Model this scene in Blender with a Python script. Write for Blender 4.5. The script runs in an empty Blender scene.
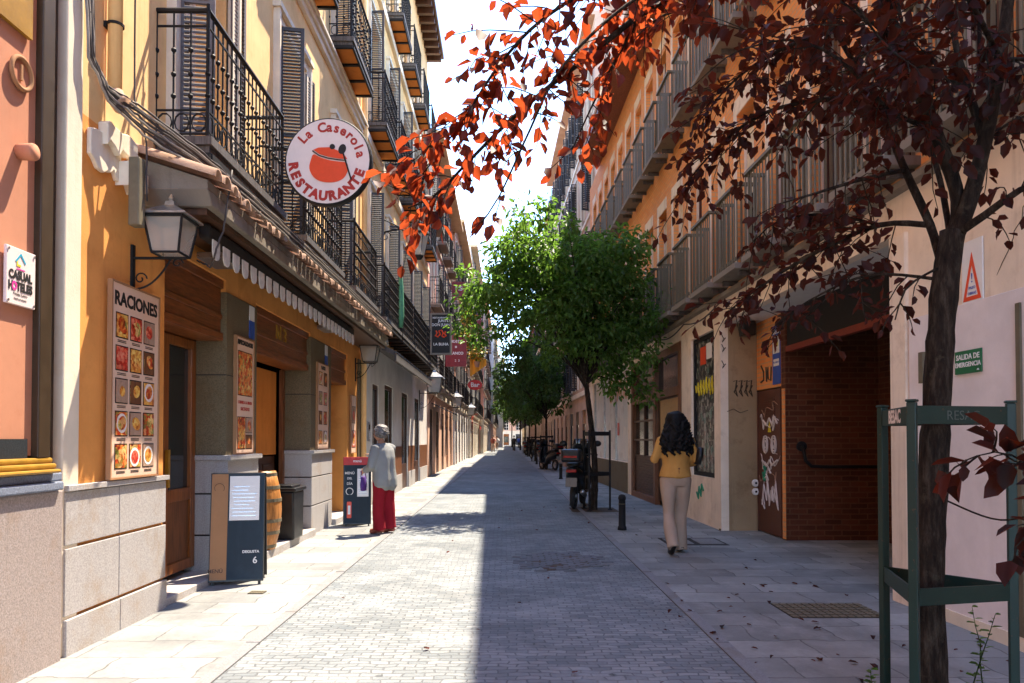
import bpy, math, random
import numpy as np
from mathutils import Vector, Matrix, Euler

SC = bpy.context.scene
COL = SC.collection
R = math.radians
PI = math.pi

# ------------------------------------------------------------------ camera, sky, sun, exposure
PITCH = R(1.2)
F = 740.0
HZ = 439.0
VPX = 505.0
CAMH = 1.4
cam_d = bpy.data.cameras.new('camera')
cam = bpy.data.objects.new('camera', cam_d)
COL.objects.link(cam)
cam.location = (0, 0, CAMH)
cam.rotation_euler = (PI / 2 + PITCH, 0, 0)
cam_d.sensor_width = 36
cam_d.lens = 36 * F / 1024
cam_d.shift_x = (512 - VPX) / 1024
PPY = HZ - F * math.tan(PITCH)
cam_d.shift_y = (PPY - 341.5) / 1024
cam_d.clip_start = 0.05
cam_d.clip_end = 2000
SC.camera = cam

SUN_EL = R(63)
SUN_AZ = R(33)          # to the right of the street's direction (+Y), towards +X
world = bpy.data.worlds.new('World')
SC.world = world
world.use_nodes = True
wn = world.node_tree
bg = wn.nodes['Background']
sky = wn.nodes.new('ShaderNodeTexSky')
sky.sky_type = 'NISHITA'
sky.sun_disc = False
sky.sun_elevation = SUN_EL
sky.sun_rotation = SUN_AZ
sky.air_density = 0.65
sky.dust_density = 0.0
sky.ozone_density = 0.7
wn.links.new(sky.outputs[0], bg.inputs[0])
bg.inputs[1].default_value = 0.15
sun_d = bpy.data.lights.new('sun', 'SUN')
sun_d.energy = 2.02
sun_d.angle = R(0.55)
sun_d.color = (1.0, 0.87, 0.69)
sun = bpy.data.objects.new('sun', sun_d)
COL.objects.link(sun)
to_sun = Vector((math.sin(SUN_AZ) * math.cos(SUN_EL), math.cos(SUN_AZ) * math.cos(SUN_EL), math.sin(SUN_EL)))
sun.rotation_euler = to_sun.to_track_quat('Z', 'Y').to_euler()
sun.location = (10, 10, 40)
SC.view_settings.view_transform = 'Standard'
SC.view_settings.look = 'None'
SC.view_settings.exposure = 2.98
SC.view_settings.gamma = 1.0
SC.cycles.max_bounces = 9
SC.cycles.diffuse_bounces = 6
SC.cycles.transparent_max_bounces = 8


def at(px, py, Y):
    cx = (px - VPX) / F
    cy = (PPY - py) / F
    d = Vector((cx, math.cos(PITCH) - cy * math.sin(PITCH), math.sin(PITCH) + cy * math.cos(PITCH)))
    return Vector((0, 0, CAMH)) + d * (Y / d.y)


# ------------------------------------------------------------------ materials
class NT:
    def __init__(s, name):
        s.m = bpy.data.materials.new(name)
        s.m.use_nodes = True
        s.t = s.m.node_tree
        s.b = s.t.nodes['Principled BSDF']
        s.tc = None

    def n(s, typ, **kw):
        nd = s.t.nodes.new(typ)
        for k, v in kw.items():
            if isinstance(k, str) and k.startswith('i_'):
                nd.inputs[k[2:].replace('_', ' ')].default_value = v
            else:
                setattr(nd, k, v)
        return nd

    def l(s, a, b):
        s.t.links.new(a, b)

    def co(s):
        if s.tc is None:
            s.tc = s.t.nodes.new('ShaderNodeTexCoord')
        return s.tc.outputs['Object']

    def noise(s, scale, detail=4, rough=.6, vec=None, sc3=None):
        nd = s.n('ShaderNodeTexNoise')
        nd.inputs['Scale'].default_value = scale
        nd.inputs['Detail'].default_value = detail
        nd.inputs['Roughness'].default_value = rough
        v = vec or s.co()
        if sc3:
            mp = s.n('ShaderNodeMapping')
            mp.inputs['Scale'].default_value = sc3
            s.l(v, mp.inputs[0])
            v = mp.outputs[0]
        s.l(v, nd.inputs['Vector'])
        return nd.outputs[0]

    def ramp(s, fac, stops):
        nd = s.n('ShaderNodeValToRGB')
        cr = nd.color_ramp
        while len(cr.elements) < len(stops):
            cr.elements.new(.5)
        for e, (p, c) in zip(cr.elements, stops):
            e.position = p
            if not hasattr(c, '__len__'):
                c = (c, c, c)
            e.color = (*c[:3], 1)
        s.l(fac, nd.inputs[0])
        return nd.outputs[0]

    def mix(s, a, b, fac=1.0, blend='MIX'):
        nd = s.n('ShaderNodeMix', data_type='RGBA', blend_type=blend)
        for i, v in ((6, a), (7, b)):
            if hasattr(v, 'links') or hasattr(v, 'is_output'):
                s.l(v, nd.inputs[i])
            else:
                nd.inputs[i].default_value = (*v[:3], 1)
        if hasattr(fac, 'is_output'):
            s.l(fac, nd.inputs[0])
        else:
            nd.inputs[0].default_value = fac
        return nd.outputs[2]

    def bump(s, h, strength=.3, dist=.01):
        nd = s.n('ShaderNodeBump')
        nd.inputs['Strength'].default_value = strength
        nd.inputs['Distance'].default_value = dist
        s.l(h, nd.inputs['Height'])
        s.l(nd.outputs[0], s.b.inputs['Normal'])

    def out(s, col=None, rough=None, spec=.3, metal=0):
        if col is not None:
            if hasattr(col, 'is_output'):
                s.l(col, s.b.inputs['Base Color'])
            else:
                s.b.inputs['Base Color'].default_value = (*col, 1)
        if rough is not None:
            s.b.inputs['Roughness'].default_value = rough
        s.b.inputs['Specular IOR Level'].default_value = spec
        s.b.inputs['Metallic'].default_value = metal
        return s.m


def sh(c, k):
    return tuple(min(1, x * k) for x in c)


def plaster(name, c, dirt=(.5, .45, .4), amt=.35, bump=.25, drips=True):
    t = NT(name)
    a = t.noise(1.1, 6, .65)
    col = t.mix(sh(c, .86), sh(c, 1.1), t.ramp(a, [(.35, 0), (.68, 1)]))
    col = t.mix(col, tuple(x * y for x, y in zip(c, dirt)), t.ramp(t.noise(2.3, 8, .72), [(.52, 0), (.75, amt)]))
    if drips:
        col = t.mix(col, tuple(x * y * .9 for x, y in zip(c, dirt)), t.ramp(t.noise(1.0, 6, .7, sc3=(6, 6, .35)), [(.55, 0), (.78, amt * .9)]))
    fine = t.noise(60, 4, .7)
    col = t.mix(col, sh(c, .7), t.ramp(fine, [(.58, 0), (.85, .35)]))
    t.bump(t.mix(fine, t.noise(7, 5, .6), .5), bump, .012)
    return t.out(col, .9, .15)


def granite(name, c, speck=.5, joint=None):
    t = NT(name)
    v = t.noise(85, 4, .8)
    col = t.mix(sh(c, .5), sh(c, 1.35), t.ramp(v, [(.36, 0), (.64, 1)]))
    col = t.mix(c, col, speck)
    col = t.mix(col, (c[0] * .8, c[1] * .58, c[2] * .34), t.ramp(t.noise(1.9, 8, .72), [(.52, 0), (.72, .65)]))
    col = t.mix(col, sh(c, .5), t.ramp(t.noise(1.2, 6, .7, sc3=(5, 5, .5)), [(.55, 0), (.8, .45)]))
    t.bump(v, .3, .006)
    return t.out(col, .75, .25)


def wood(name, c, rough=.45, sc3=(14, 14, 1.2)):
    t = NT(name)
    g = t.noise(3, 6, .65, sc3=sc3)
    col = t.mix(sh(c, .45), sh(c, 1.35), t.ramp(g, [(.3, 0), (.7, 1)]))
    t.bump(g, .15, .004)
    return t.out(col, rough, .35)


def paint(name, c, rough=.5, metal=0, var=.25, spec=.4, scale=9):
    t = NT(name)
    n = t.noise(scale, 6, .7)
    col = t.mix(sh(c, 1 - var), sh(c, 1 + var * .6), t.ramp(n, [(.3, 0), (.7, 1)]))
    rg = t.n('ShaderNodeMapRange')
    rg.inputs[3].default_value = max(.05, rough - .12)
    rg.inputs[4].default_value = min(1, rough + .15)
    t.l(n, rg.inputs[0])
    t.l(rg.outputs[0], t.b.inputs['Roughness'])
    t.bump(t.noise(scale * 8, 3, .6), .06, .003)
    return t.out(col, None, spec, metal)


def bricks(name, c1, c2, mortar, bw=.25, bh=.075, ms=.012, axes='x+y', amt=.4, bump=.5, off=.5, wob_a=.22):
    t = NT(name)
    sep = t.n('ShaderNodeSeparateXYZ')
    t.l(t.co(), sep.inputs[0])
    cmb = t.n('ShaderNodeCombineXYZ')
    if axes == 'x+y':
        ad = t.n('ShaderNodeMath', operation='ADD')
        t.l(sep.outputs[0], ad.inputs[0])
        t.l(sep.outputs[1], ad.inputs[1])
        t.l(ad.outputs[0], cmb.inputs[0])
        t.l(sep.outputs[2], cmb.inputs[1])
    else:
        t.l(sep.outputs[0], cmb.inputs[0])
        t.l(sep.outputs[1], cmb.inputs[1])
    # slight wobble of the joints
    wob = t.n('ShaderNodeTexNoise')
    wob.inputs['Scale'].default_value = 5
    t.l(t.co(), wob.inputs['Vector'])
    sub = t.n('ShaderNodeVectorMath', operation='MULTIPLY_ADD')
    t.l(wob.outputs['Color'], sub.inputs[0])
    sub.inputs[1].default_value = (bh * wob_a, bh * wob_a, 0)
    t.l(cmb.outputs[0], sub.inputs[2])
    br = t.n('ShaderNodeTexBrick')
    br.offset = off
    br.inputs['Scale'].default_value = 1
    br.inputs['Brick Width'].default_value = bw
    br.inputs['Row Height'].default_value = bh
    br.inputs['Mortar Size'].default_value = ms
    br.inputs['Mortar Smooth'].default_value = .25
    br.inputs['Bias'].default_value = 0
    br.inputs['Color1'].default_value = (*c1, 1)
    br.inputs['Color2'].default_value = (*c2, 1)
    br.inputs['Mortar'].default_value = (*mortar, 1)
    t.l(sub.outputs[0], br.inputs['Vector'])
    col = br.outputs['Color']
    col = t.mix(col, sh(c1, .5), t.ramp(t.noise(.7, 8, .7), [(.45, 0), (.75, amt)]))
    col = t.mix(col, sh(c2, 1.35), t.ramp(t.noise(1.3, 7, .7), [(.52, 0), (.8, amt)]))
    col = t.mix(col, sh(c1, .35), t.ramp(t.noise(28, 4, .7), [(.6, 0), (.85, amt)]))
    if axes == 'xy':
        vo = t.n('ShaderNodeTexVoronoi')
        vo.inputs['Scale'].default_value = 2.1
        t.l(t.co(), vo.inputs['Vector'])
        col = t.mix(col, sh(c1, .4), t.ramp(vo.outputs['Distance'], [(.035, .75), (.06, 0)]))
        col = t.mix(col, sh(c1, .45), t.ramp(t.noise(.55, 9, .75, sc3=(1.6, .5, 1)), [(.55, 0), (.72, .55)]))
        col = t.mix(col, sh(c2, 1.25), t.ramp(t.noise(3.1, 6, .75), [(.6, 0), (.8, .4)]))
    inv = t.n('ShaderNodeMath', operation='SUBTRACT')
    inv.inputs[0].default_value = 1
    t.l(br.outputs['Fac'], inv.inputs[1])
    ad2 = t.n('ShaderNodeMath', operation='MULTIPLY_ADD')
    t.l(t.noise(35, 4, .6), ad2.inputs[0])
    ad2.inputs[1].default_value = .35
    t.l(inv.outputs[0], ad2.inputs[2])
    t.bump(ad2.outputs[0], bump, .012)
    return t.out(col, .82, .25)


def glassy(name, c=(.015, .018, .02), rough=.08, spec=.6):
    t = NT(name)
    n = t.noise(1.3, 4, .6)
    col = t.mix(sh(c, .6), sh(c, 1.6), n)
    t.bump(t.noise(1.5, 2, .5), .03, .02)
    return t.out(col, rough, spec)


def photos(name, stops, scale=26):
    t = NT(name)
    v = t.n('ShaderNodeTexVoronoi')
    v.inputs['Scale'].default_value = scale
    t.l(t.co(), v.inputs['Vector'])
    sp = t.n('ShaderNodeSeparateColor')
    t.l(v.outputs['Color'], sp.inputs[0])
    f = t.mix(sp.outputs[0], t.noise(scale * 1.6, 5, .7), .45)
    col = t.ramp(f, stops)
    if scale > 20:
        big = t.noise(4.3, 1, .5)
        col = t.mix(col, t.ramp(big, [(.3, (.35, .03, .01)), (.42, (.8, .42, .10)), (.5, (.9, .78, .55)), (.58, (.75, .2, .04)), (.7, (.3, .34, .08))]), .5, 'OVERLAY')
    return t.out(col, .35, .4)


def leafmat(name, base, trans, ft=.5, rough=.45, var=.5):
    t = NT(name)
    g = t.n('ShaderNodeNewGeometry')
    n = t.noise(9, 2, .5)
    r = t.n('ShaderNodeMath', operation='FRACT')
    ad = t.n('ShaderNodeMath', operation='ADD')
    t.l(g.outputs['Random Per Island'], ad.inputs[0])
    t.l(n, ad.inputs[1])
    t.l(ad.outputs[0], r.inputs[0])
    col = t.mix(sh(base, 1 - var), sh(base, 1 + var), r.outputs[0])
    tcol = t.mix(sh(trans, .55), sh(trans, 1.25), r.outputs[0])
    t.out(col, rough, .22)
    tr = t.n('ShaderNodeBsdfTranslucent')
    t.l(tcol, tr.inputs[0])
    mx = t.n('ShaderNodeMixShader')
    mx.inputs[0].default_value = ft
    t.l(t.b.outputs[0], mx.inputs[1])
    t.l(tr.outputs[0], mx.inputs[2])
    t.l(mx.outputs[0], t.t.nodes['Material Output'].inputs[0])
    return t.m


MAT = {}
MAT['cobble'] = bricks('cobble_setts', (.165, .186, .198), (.275, .288, .288), (.13, .14, .147), .125, .060, .0055, 'xy', .8, 1.0, .5, 1.5)
MAT['cobble_dark'] = bricks('worn_setts', (.13, .138, .15), (.2, .205, .215), (.12, .12, .13), 9, 9, .001, 'xy', .7, .6)
MAT['slabs'] = bricks('paving_slabs', (.20, .204, .20), (.32, .322, .308), (.135, .135, .13), .60, .40, .007, 'xy', .75, .5)
MAT['kerb'] = granite('kerb_granite', (.22, .22, .225), .4)
MAT['ground'] = plaster('ground_earth', (.24, .22, .2))
MAT['soil'] = plaster('tree_pit_soil', (.10, .075, .055))
MAT['granite'] = granite('grey_granite', (.41, .385, .375), .55)
MAT['granite_dark'] = granite('brown_granite', (.165, .128, .075), .75)
MAT['granite_pink'] = granite('speckled_base_granite', (.34, .285, .265), .6)
MAT['granite_blue'] = granite('blue_grey_stone', (.20, .23, .30), .7)
MAT['joint'] = paint('dark_joint', (.035, .03, .028), .9)
MAT['pinkmarble'] = plaster('pink_marble', (.52, .235, .14), (.7, .5, .4), .45, .06)
MAT['olive'] = paint('olive_brown_frame', (.045, .025, .010), .5)
MAT['gold'] = paint('gold_moulding', (.36, .19, .02), .4)
MAT['blackmarble'] = granite('black_marble', (.02, .025, .03), .8)
MAT['orange'] = plaster('orange_plaster', (.84, .36, .095), (.62, .5, .42), .6, .35)
MAT['yellow'] = plaster('yellow_plaster', (.88, .58, .27), (.72, .58, .45), .5, .3)
MAT['cream'] = plaster('cream_plaster', (.80, .70, .55), (.6, .52, .45), .35, .3)
MAT['creamclean'] = plaster('cream_wall', (.86, .71, .56), (.5, .42, .36), .55, .25)
MAT['whitewall'] = plaster('white_plaster', (.70, .66, .62), (.6, .55, .5), .35, .25)
MAT['white'] = paint('white_paint', (.75, .72, .68), .6, 0, .15)
MAT['pinkwall'] = plaster('pink_plaster', (.66, .33, .26), (.7, .55, .5), .3, .25)
MAT['salmon'] = plaster('salmon_plaster', (.68, .42, .30), (.65, .5, .45), .3, .25)
MAT['tan'] = plaster('tan_plaster', (.55, .38, .28), (.65, .5, .45), .3, .25)
MAT['brick'] = bricks('orange_brick', (.80, .27, .075), (.86, .36, .11), (.60, .34, .17), .24, .065, .010, amt=.3)
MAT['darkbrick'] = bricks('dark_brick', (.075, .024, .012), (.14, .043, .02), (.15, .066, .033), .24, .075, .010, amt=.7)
MAT['iron'] = paint('black_iron', (.016, .0155, .016), .65, 0, .3, .2)
MAT['irongreen'] = paint('grey_green_metal', (.15, .125, .078), .6, 0)
def chipped_paint():
    t = NT('chipped_green_paint')
    col = t.mix((.003, .018, .013), (.006, .034, .025), t.noise(6, 5, .7))
    chips = t.ramp(t.noise(26, 6, .75), [(.63, 0), (.66, 1)])
    col = t.mix(col, (.09, .04, .018), chips)
    t.bump(t.noise(60, 4, .7), .15, .003)
    return t.out(col, .5, .4)
MAT['guard'] = chipped_paint()
MAT['shutter'] = paint('shutter_paint', (.05, .048, .052), .6)
MAT['shutter_pale'] = paint('weathered_shutter', (.16, .14, .14), .65)
MAT['glass'] = glassy('window_glass')
MAT['lampglass'] = glassy('frosted_lamp_glass', (.52, .50, .45), .25, .5)
def lampglass(m):
    nt = m.node_tree
    tr = nt.nodes.new('ShaderNodeBsdfTransparent')
    mx = nt.nodes.new('ShaderNodeMixShader')
    mx.inputs[0].default_value = .55
    nt.links.new(nt.nodes['Principled BSDF'].outputs[0], mx.inputs[1])
    nt.links.new(tr.outputs[0], mx.inputs[2])
    nt.links.new(mx.outputs[0], nt.nodes['Material Output'].inputs[0])
lampglass(MAT['lampglass'])
MAT['wood'] = wood('brown_wood', (.19, .07, .025))
MAT['wood_dark'] = wood('dark_wood', (.075, .03, .014))
MAT['wood_orange'] = wood('varnished_wood', (.26, .085, .02), .3)
MAT['wood_fascia'] = wood('fascia_wood', (.22, .065, .018), .35, (3, 1.5, 18))
MAT['interior'] = plaster('orange_interior', (.68, .24, .05), (.5, .4, .4), .4, .15)
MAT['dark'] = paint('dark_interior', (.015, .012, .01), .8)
MAT['concrete'] = plaster('stained_concrete', (.24, .205, .165), (.45, .4, .35), .6, .4)
MAT['terracotta'] = plaster('terracotta_tile', (.44, .28, .195), (.4, .34, .3), .8, .4)
MAT['valance'] = paint('white_canvas', (.60, .55, .47), .8, 0, .3)
MAT['menu'] = paint('menu_paper', (.76, .52, .38), .5, 0, .08, .3, 4)
MAT['menufood'] = photos('food_pictures', [(.2, (.10, .02, .01)), (.36, (.50, .06, .015)), (.5, (.66, .25, .05)), (.6, (.75, .52, .25)), (.72, (.14, .22, .04)), (.8, (.6, .1, .03))], 30)
MAT['menufood2'] = photos('golden_fried_food', [(.25, (.35, .12, .02)), (.45, (.70, .36, .07)), (.62, (.80, .55, .2)), (.78, (.5, .2, .03))], 40)
MAT['menufood3'] = photos('green_salad_food', [(.25, (.06, .14, .02)), (.45, (.25, .36, .07)), (.6, (.75, .7, .5)), (.75, (.6, .08, .03))], 45)
MAT['menufood4'] = photos('red_ham_food', [(.25, (.30, .02, .015)), (.45, (.55, .06, .04)), (.62, (.70, .25, .18)), (.78, (.25, .02, .01))], 45)
MAT['ink'] = paint('black_ink', (.015, .013, .012), .6)
MAT['redink'] = paint('red_ink', (.42, .03, .02), .6)
MAT['pinkink'] = paint('magenta_ink', (.75, .04, .32), .6)
MAT['cyanink'] = paint('cyan_ink', (.02, .38, .55), .6)
MAT['yellowink'] = paint('yellow_paint', (.78, .60, .03), .6)
MAT['signwhite'] = paint('sign_white', (.80, .68, .64), .4, 0, .06)
MAT['potred'] = paint('orange_red_paint', (.78, .075, .02), .4, 0, .1)
MAT['red'] = paint('red_paint', (.55, .03, .025), .45)
MAT['darkred'] = paint('dark_red_sign', (.26, .02, .025), .45)
MAT['blue'] = paint('blue_poster', (.03, .09, .42), .5)
MAT['green'] = paint('green_sign', (.015, .14, .05), .5, 0, .15)
MAT['paper'] = paint('white_paper', (.80, .78, .75), .7, 0, .05)
MAT['panelgrey'] = plaster('pale_grey_panel', (.80, .72, .70), (.8, .75, .7), .25, .08)
MAT['chalk'] = plaster('slate_board', (.035, .05, .065), (1.6, 1.6, 1.6), .5, .05)
MAT['cork'] = plaster('brown_board', (.38, .20, .10), (.7, .6, .5), .3, .05)
MAT['black'] = paint('black_plastic', (.012, .012, .013), .35, 0, .3)
MAT['rubber'] = paint('black_rubber', (.02, .02, .02), .8)
MAT['chrome'] = paint('grey_metal', (.45, .45, .46), .3, .9)
MAT['barrel'] = wood('barrel_oak', (.46, .19, .05), .45)
MAT['doorbrown'] = paint('brown_metal_door', (.105, .035, .02), .45)
MAT['scrawl'] = paint('white_spray_paint', (.70, .62, .58), .7)
MAT['chalkmark'] = paint('faded_chalk', (.09, .11, .095), .8)
MAT['scrawlgreen'] = paint('green_spray_paint', (.03, .24, .13), .7)
MAT['scrawldark'] = paint('dark_spray_paint', (.06, .045, .03), .8)
MAT['shopwhite'] = photos('whitewashed_glass', [(.25, (.42, .38, .36)), (.42, (.60, .56, .53)), (.6, (.50, .50, .50)), (.78, (.66, .60, .56))], 2.2)
MAT['stickers'] = photos('sticker_covered_glass', [(.22, (.015, .016, .015)), (.50, (.02, .02, .02)), (.58, (.25, .23, .2)), (.63, (.03, .03, .03)), (.7, (.45, .42, .36)), (.76, (.03, .14, .1)), (.85, (.02, .02, .02))], 14)
MAT['leaf_purple'] = leafmat('purple_plum_leaf', (.005, .003, .003), (.80, .105, .022), .13, .65)
MAT['leaf_sunglow'] = leafmat('sunglow_plum_leaf', (.014, .005, .005), (.85, .12, .03), .30, .6, .85)  # plum leaf copy for sunlit street boughs; sun glow put into its red translucency
MAT['leaf_green'] = leafmat('green_leaf', (.050, .095, .022), (.22, .42, .05), .42)
MAT['leaf_dark'] = leafmat('dark_green_leaf', (.035, .07, .02), (.16, .30, .05), .38)
MAT['bark'] = plaster('grey_brown_bark', (.032, .024, .018), (1.9, 1.7, 1.4), .7, 1.0)
def bark():
    t = NT('fissured_bark')
    g_ = t.noise(11, 7, .7, sc3=(3.2, 3.2, .7))
    col = t.ramp(g_, [(.32, (.007, .005, .004)), (.5, (.024, .017, .012)), (.68, (.065, .052, .038))])
    col = t.mix(col, (.085, .075, .05), t.ramp(t.noise(7, 8, .75), [(.56, 0), (.68, .6)]))
    t.bump(g_, .9, .02)
    return t.out(col, .9, .15)
MAT['bark'] = bark()
MAT['skin'] = paint('skin', (.48, .25, .16), .55, 0, .1)
MAT['hair_dark'] = paint('dark_hair', (.004, .003, .003), .6, 0, .5, .2, 40)
MAT['hair_grey'] = paint('greying_hair', (.19, .17, .16), .6, 0, .9, .3, 40)
MAT['mustard'] = plaster('mustard_cloth', (.55, .28, .075), (.6, .5, .45), .3, .2, False)
MAT['beige'] = plaster('beige_cloth', (.44, .32, .24), (.7, .65, .6), .3, .2, False)
MAT['sage'] = plaster('grey_green_cloth', (.26, .265, .26), (.6, .6, .6), .3, .3, False)
MAT['crimson'] = plaster('dark_red_cloth', (.26, .012, .022), (.6, .6, .6), .3, .3, False)
MAT['purple'] = paint('purple_fabric', (.09, .03, .22), .7)
MAT['leather'] = paint('black_leather', (.015, .013, .012), .4)
MAT['sandal'] = paint('red_brown_leather', (.25, .05, .03), .5)
MAT['flag'] = plaster('orange_canvas', (.75, .36, .05), (.7, .6, .5), .3, .2)
MAT['greencloth'] = paint('faded_green_canvas', (.10, .30, .16), .8)
MAT['slate_awning'] = wood('weathered_slat', (.10, .09, .085), .7)
MAT['soffit'] = wood('brown_soffit', (.24, .085, .045), .6)
MAT['soffitpale'] = plaster('pale_soffit', (.72, .52, .30))
MAT['orangetile'] = plaster('orange_clay_tile', (.62, .22, .05), (.6, .5, .5), .4, .2)
MAT['cable'] = paint('cable_sheath', (.05, .04, .038), .6)
MAT['cablepale'] = paint('pale_cable', (.30, .26, .22), .6)
MAT['headlamp'] = paint('red_lens', (.35, .01, .01), .2)
MAT['flower'] = photos('flowering_creeper', [(.3, (.06, .12, .02)), (.5, (.10, .22, .03)), (.65, (.7, .5, .04)), (.8, (.55, .1, .05))], 9)

# ------------------------------------------------------------------ mesh builder


class MB:
    def __init__(s):
        s.v, s.f = [], []

    def raw(s, v, f):
        b = len(s.v)
        s.v += [tuple(p) for p in v]
        s.f += [tuple(i + b for i in q) for q in f]
        return s

    def box(s, x0, x1, y0, y1, z0, z1, M=None):
        v = [Vector((x, y, z)) for x in (x0, x1) for y in (y0, y1) for z in (z0, z1)]
        if M is not None:
            v = [M @ p for p in v]
        return s.raw(v, [(0, 1, 3, 2), (4, 6, 7, 5), (0, 4, 5, 1), (2, 3, 7, 6), (0, 2, 6, 4), (1, 5, 7, 3)])

    def quad(s, a, b, c, d):
        return s.raw([a, b, c, d], [(0, 1, 2, 3)])

    def tube(s, pts, r, n=6, cap=True):
        pts = [Vector(p) for p in pts]
        k = len(pts)
        rs = r if hasattr(r, '__len__') else [r] * k
        vs, fs = [], []
        prev = None
        for i, p in enumerate(pts):
            d = (pts[min(i + 1, k - 1)] - pts[max(i - 1, 0)])
            d = d.normalized() if d.length > 1e-9 else Vector((0, 0, 1))
            if prev is None:
                a = d.orthogonal().normalized()
            else:
                a = prev - d * prev.dot(d)
                a = a.normalized() if a.length > 1e-6 else d.orthogonal().normalized()
            prev = a
            b = d.cross(a)
            for j in range(n):
                t = 2 * PI * j / n
                vs.append(p + (a * math.cos(t) + b * math.sin(t)) * rs[i])
        for i in range(k - 1):
            for j in range(n):
                fs.append((i * n + j, i * n + (j + 1) % n, (i + 1) * n + (j + 1) % n, (i + 1) * n + j))
        if cap:
            fs.append(tuple(range(n - 1, -1, -1)))
            fs.append(tuple((k - 1) * n + j for j in range(n)))
        return s.raw(vs, fs)

    def ring(s, c, ax, Rr, r, n=12, m=4, sx=1.0):
        c = Vector(c)
        ax = Vector(ax).normalized()
        a = ax.orthogonal().normalized()
        if abs(ax.z) < .9:
            a = Vector((0, 0, 1)).cross(ax).normalized()
        b = ax.cross(a)
        vs, fs = [], []
        for i in range(n):
            t = 2 * PI * i / n
            rad = a * math.cos(t) * sx + b * math.sin(t)
            for j in range(m):
                q = 2 * PI * j / m + PI / m
                vs.append(c + rad * (Rr + r * math.cos(q)) + ax * r * math.sin(q))
        for i in range(n):
            for j in range(m):
                fs.append((i * m + j, ((i + 1) % n) * m + j, ((i + 1) % n) * m + (j + 1) % m, i * m + (j + 1) % m))
        return s.raw(vs, fs)

    def lathe(s, prof, c=(0, 0, 0), n=16, M=None, sx=1, sy=1):
        c = Vector(c)
        vs, fs = [], []
        for (r, z) in prof:
            for j in range(n):
                t = 2 * PI * j / n
                p = Vector((r * math.cos(t) * sx, r * math.sin(t) * sy, z))
                if M is not None:
                    p = M @ p
                vs.append(p + c)
        for i in range(len(prof) - 1):
            for j in range(n):
                fs.append((i * n + j, i * n + (j + 1) % n, (i + 1) * n + (j + 1) % n, (i + 1) * n + j))
        fs.append(tuple(range(n - 1, -1, -1)))
        fs.append(tuple((len(prof) - 1) * n + j for j in range(n)))
        return s.raw(vs, fs)

    def prism(s, poly, d0, d1, M=None):
        """poly in (a,b); extruded along third axis: point = (d, a, b)"""
        n = len(poly)
        v = [Vector((d0, a, b)) for a, b in poly] + [Vector((d1, a, b)) for a, b in poly]
        if M is not None:
            v = [M @ p for p in v]
        f = [tuple(range(n - 1, -1, -1)), tuple(range(n, 2 * n))]
        f += [(i, (i + 1) % n, n + (i + 1) % n, n + i) for i in range(n)]
        return s.raw(v, f)

    def text(s, body, size, M, ext=.002, bold=0.0, align='CENTER'):
        c = bpy.data.curves.new('t', 'FONT')
        c.body = body
        c.size = size
        c.extrude = ext
        c.offset = bold
        c.align_x = align
        c.align_y = 'CENTER'
        c.resolution_u = 3
        o = bpy.data.objects.new('t', c)
        m = bpy.data.meshes.new_from_object(o)
        v = [M @ p.co for p in m.vertices]
        f = [tuple(p.vertices) for p in m.polygons]
        bpy.data.objects.remove(o)
        bpy.data.curves.remove(c)
        bpy.data.meshes.remove(m)
        return s.raw(v, f)

    def mesh(s, name, mat, smooth=False):
        m = bpy.data.meshes.new(name)
        m.from_pydata(s.v, [], s.f)
        m.materials.append(MAT[mat] if isinstance(mat, str) else mat)
        if smooth:
            m.polygons.foreach_set('use_smooth', [True] * len(m.polygons))
        m.update()
        return m

    def build(s, name, mat, parent=None, smooth=False, bevel=0, loc=None):
        o = bpy.data.objects.new(name, s.mesh(name, mat, smooth))
        COL.objects.link(o)
        if parent is not None:
            o.parent = parent
        if loc is not None:
            o.location = loc
        if bevel:
            b = o.modifiers.new('bevel', 'BEVEL')
            b.width = bevel
            b.segments = 2
            b.limit_method = 'ANGLE'
        return o


def root(name, label, cat, loc=(0, 0, 0), rz=0, group=None):
    o = bpy.data.objects.new(name, None)
    COL.objects.link(o)
    o.empty_display_size = .1
    o.location = loc
    o.rotation_euler = (0, 0, rz)
    return tag(o, label, cat, group)


def tag(o, label, cat, group=None):
    o['label'] = label
    o['category'] = cat
    if group:
        o['group'] = group
    return o


def dup(o, label=None, loc=None, rz=None, scale=None, parent=None):
    c = o.copy()
    COL.objects.link(c)
    c.parent = parent
    if label:
        c['label'] = label
    if loc is not None:
        c.location = loc
    if rz is not None:
        c.rotation_euler = (0, 0, rz)
    if scale is not None:
        c.scale = (scale,) * 3 if not hasattr(scale, '__len__') else scale
    for ch in list(o.children):
        dup(ch, parent=c)
    return c


def struct(o):
    o['kind'] = 'structure'
    return o


def basis(o, ex, ey, ez=None):
    """matrix with origin o, local x axis ex, y axis ey (text plane), z = ex x ey"""
    ex = Vector(ex).normalized()
    ey = Vector(ey).normalized()
    ez = ex.cross(ey).normalized()
    M = Matrix((ex, ey, ez)).transposed().to_4x4()
    M.translation = Vector(o)
    return M


# ------------------------------------------------------------------ ground
RIGHT_ROT = math.atan(.020)
def right_x(y):
    return 3.4 - .020 * (y - 6)


g = MB()
g.quad((-400, -300, -.03), (400, -300, -.03), (400, 700, -.03), (-400, 700, -.03))
struct(g.build('ground', 'ground'))


def sheet(name, mat, x0, x1, y0, y1, z, n=1):
    m = MB()
    m.quad((x0, y0, z), (x1, y0, z), (x1, y1, z), (x0, y1, z))
    return struct(m.build(name, mat))


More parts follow.
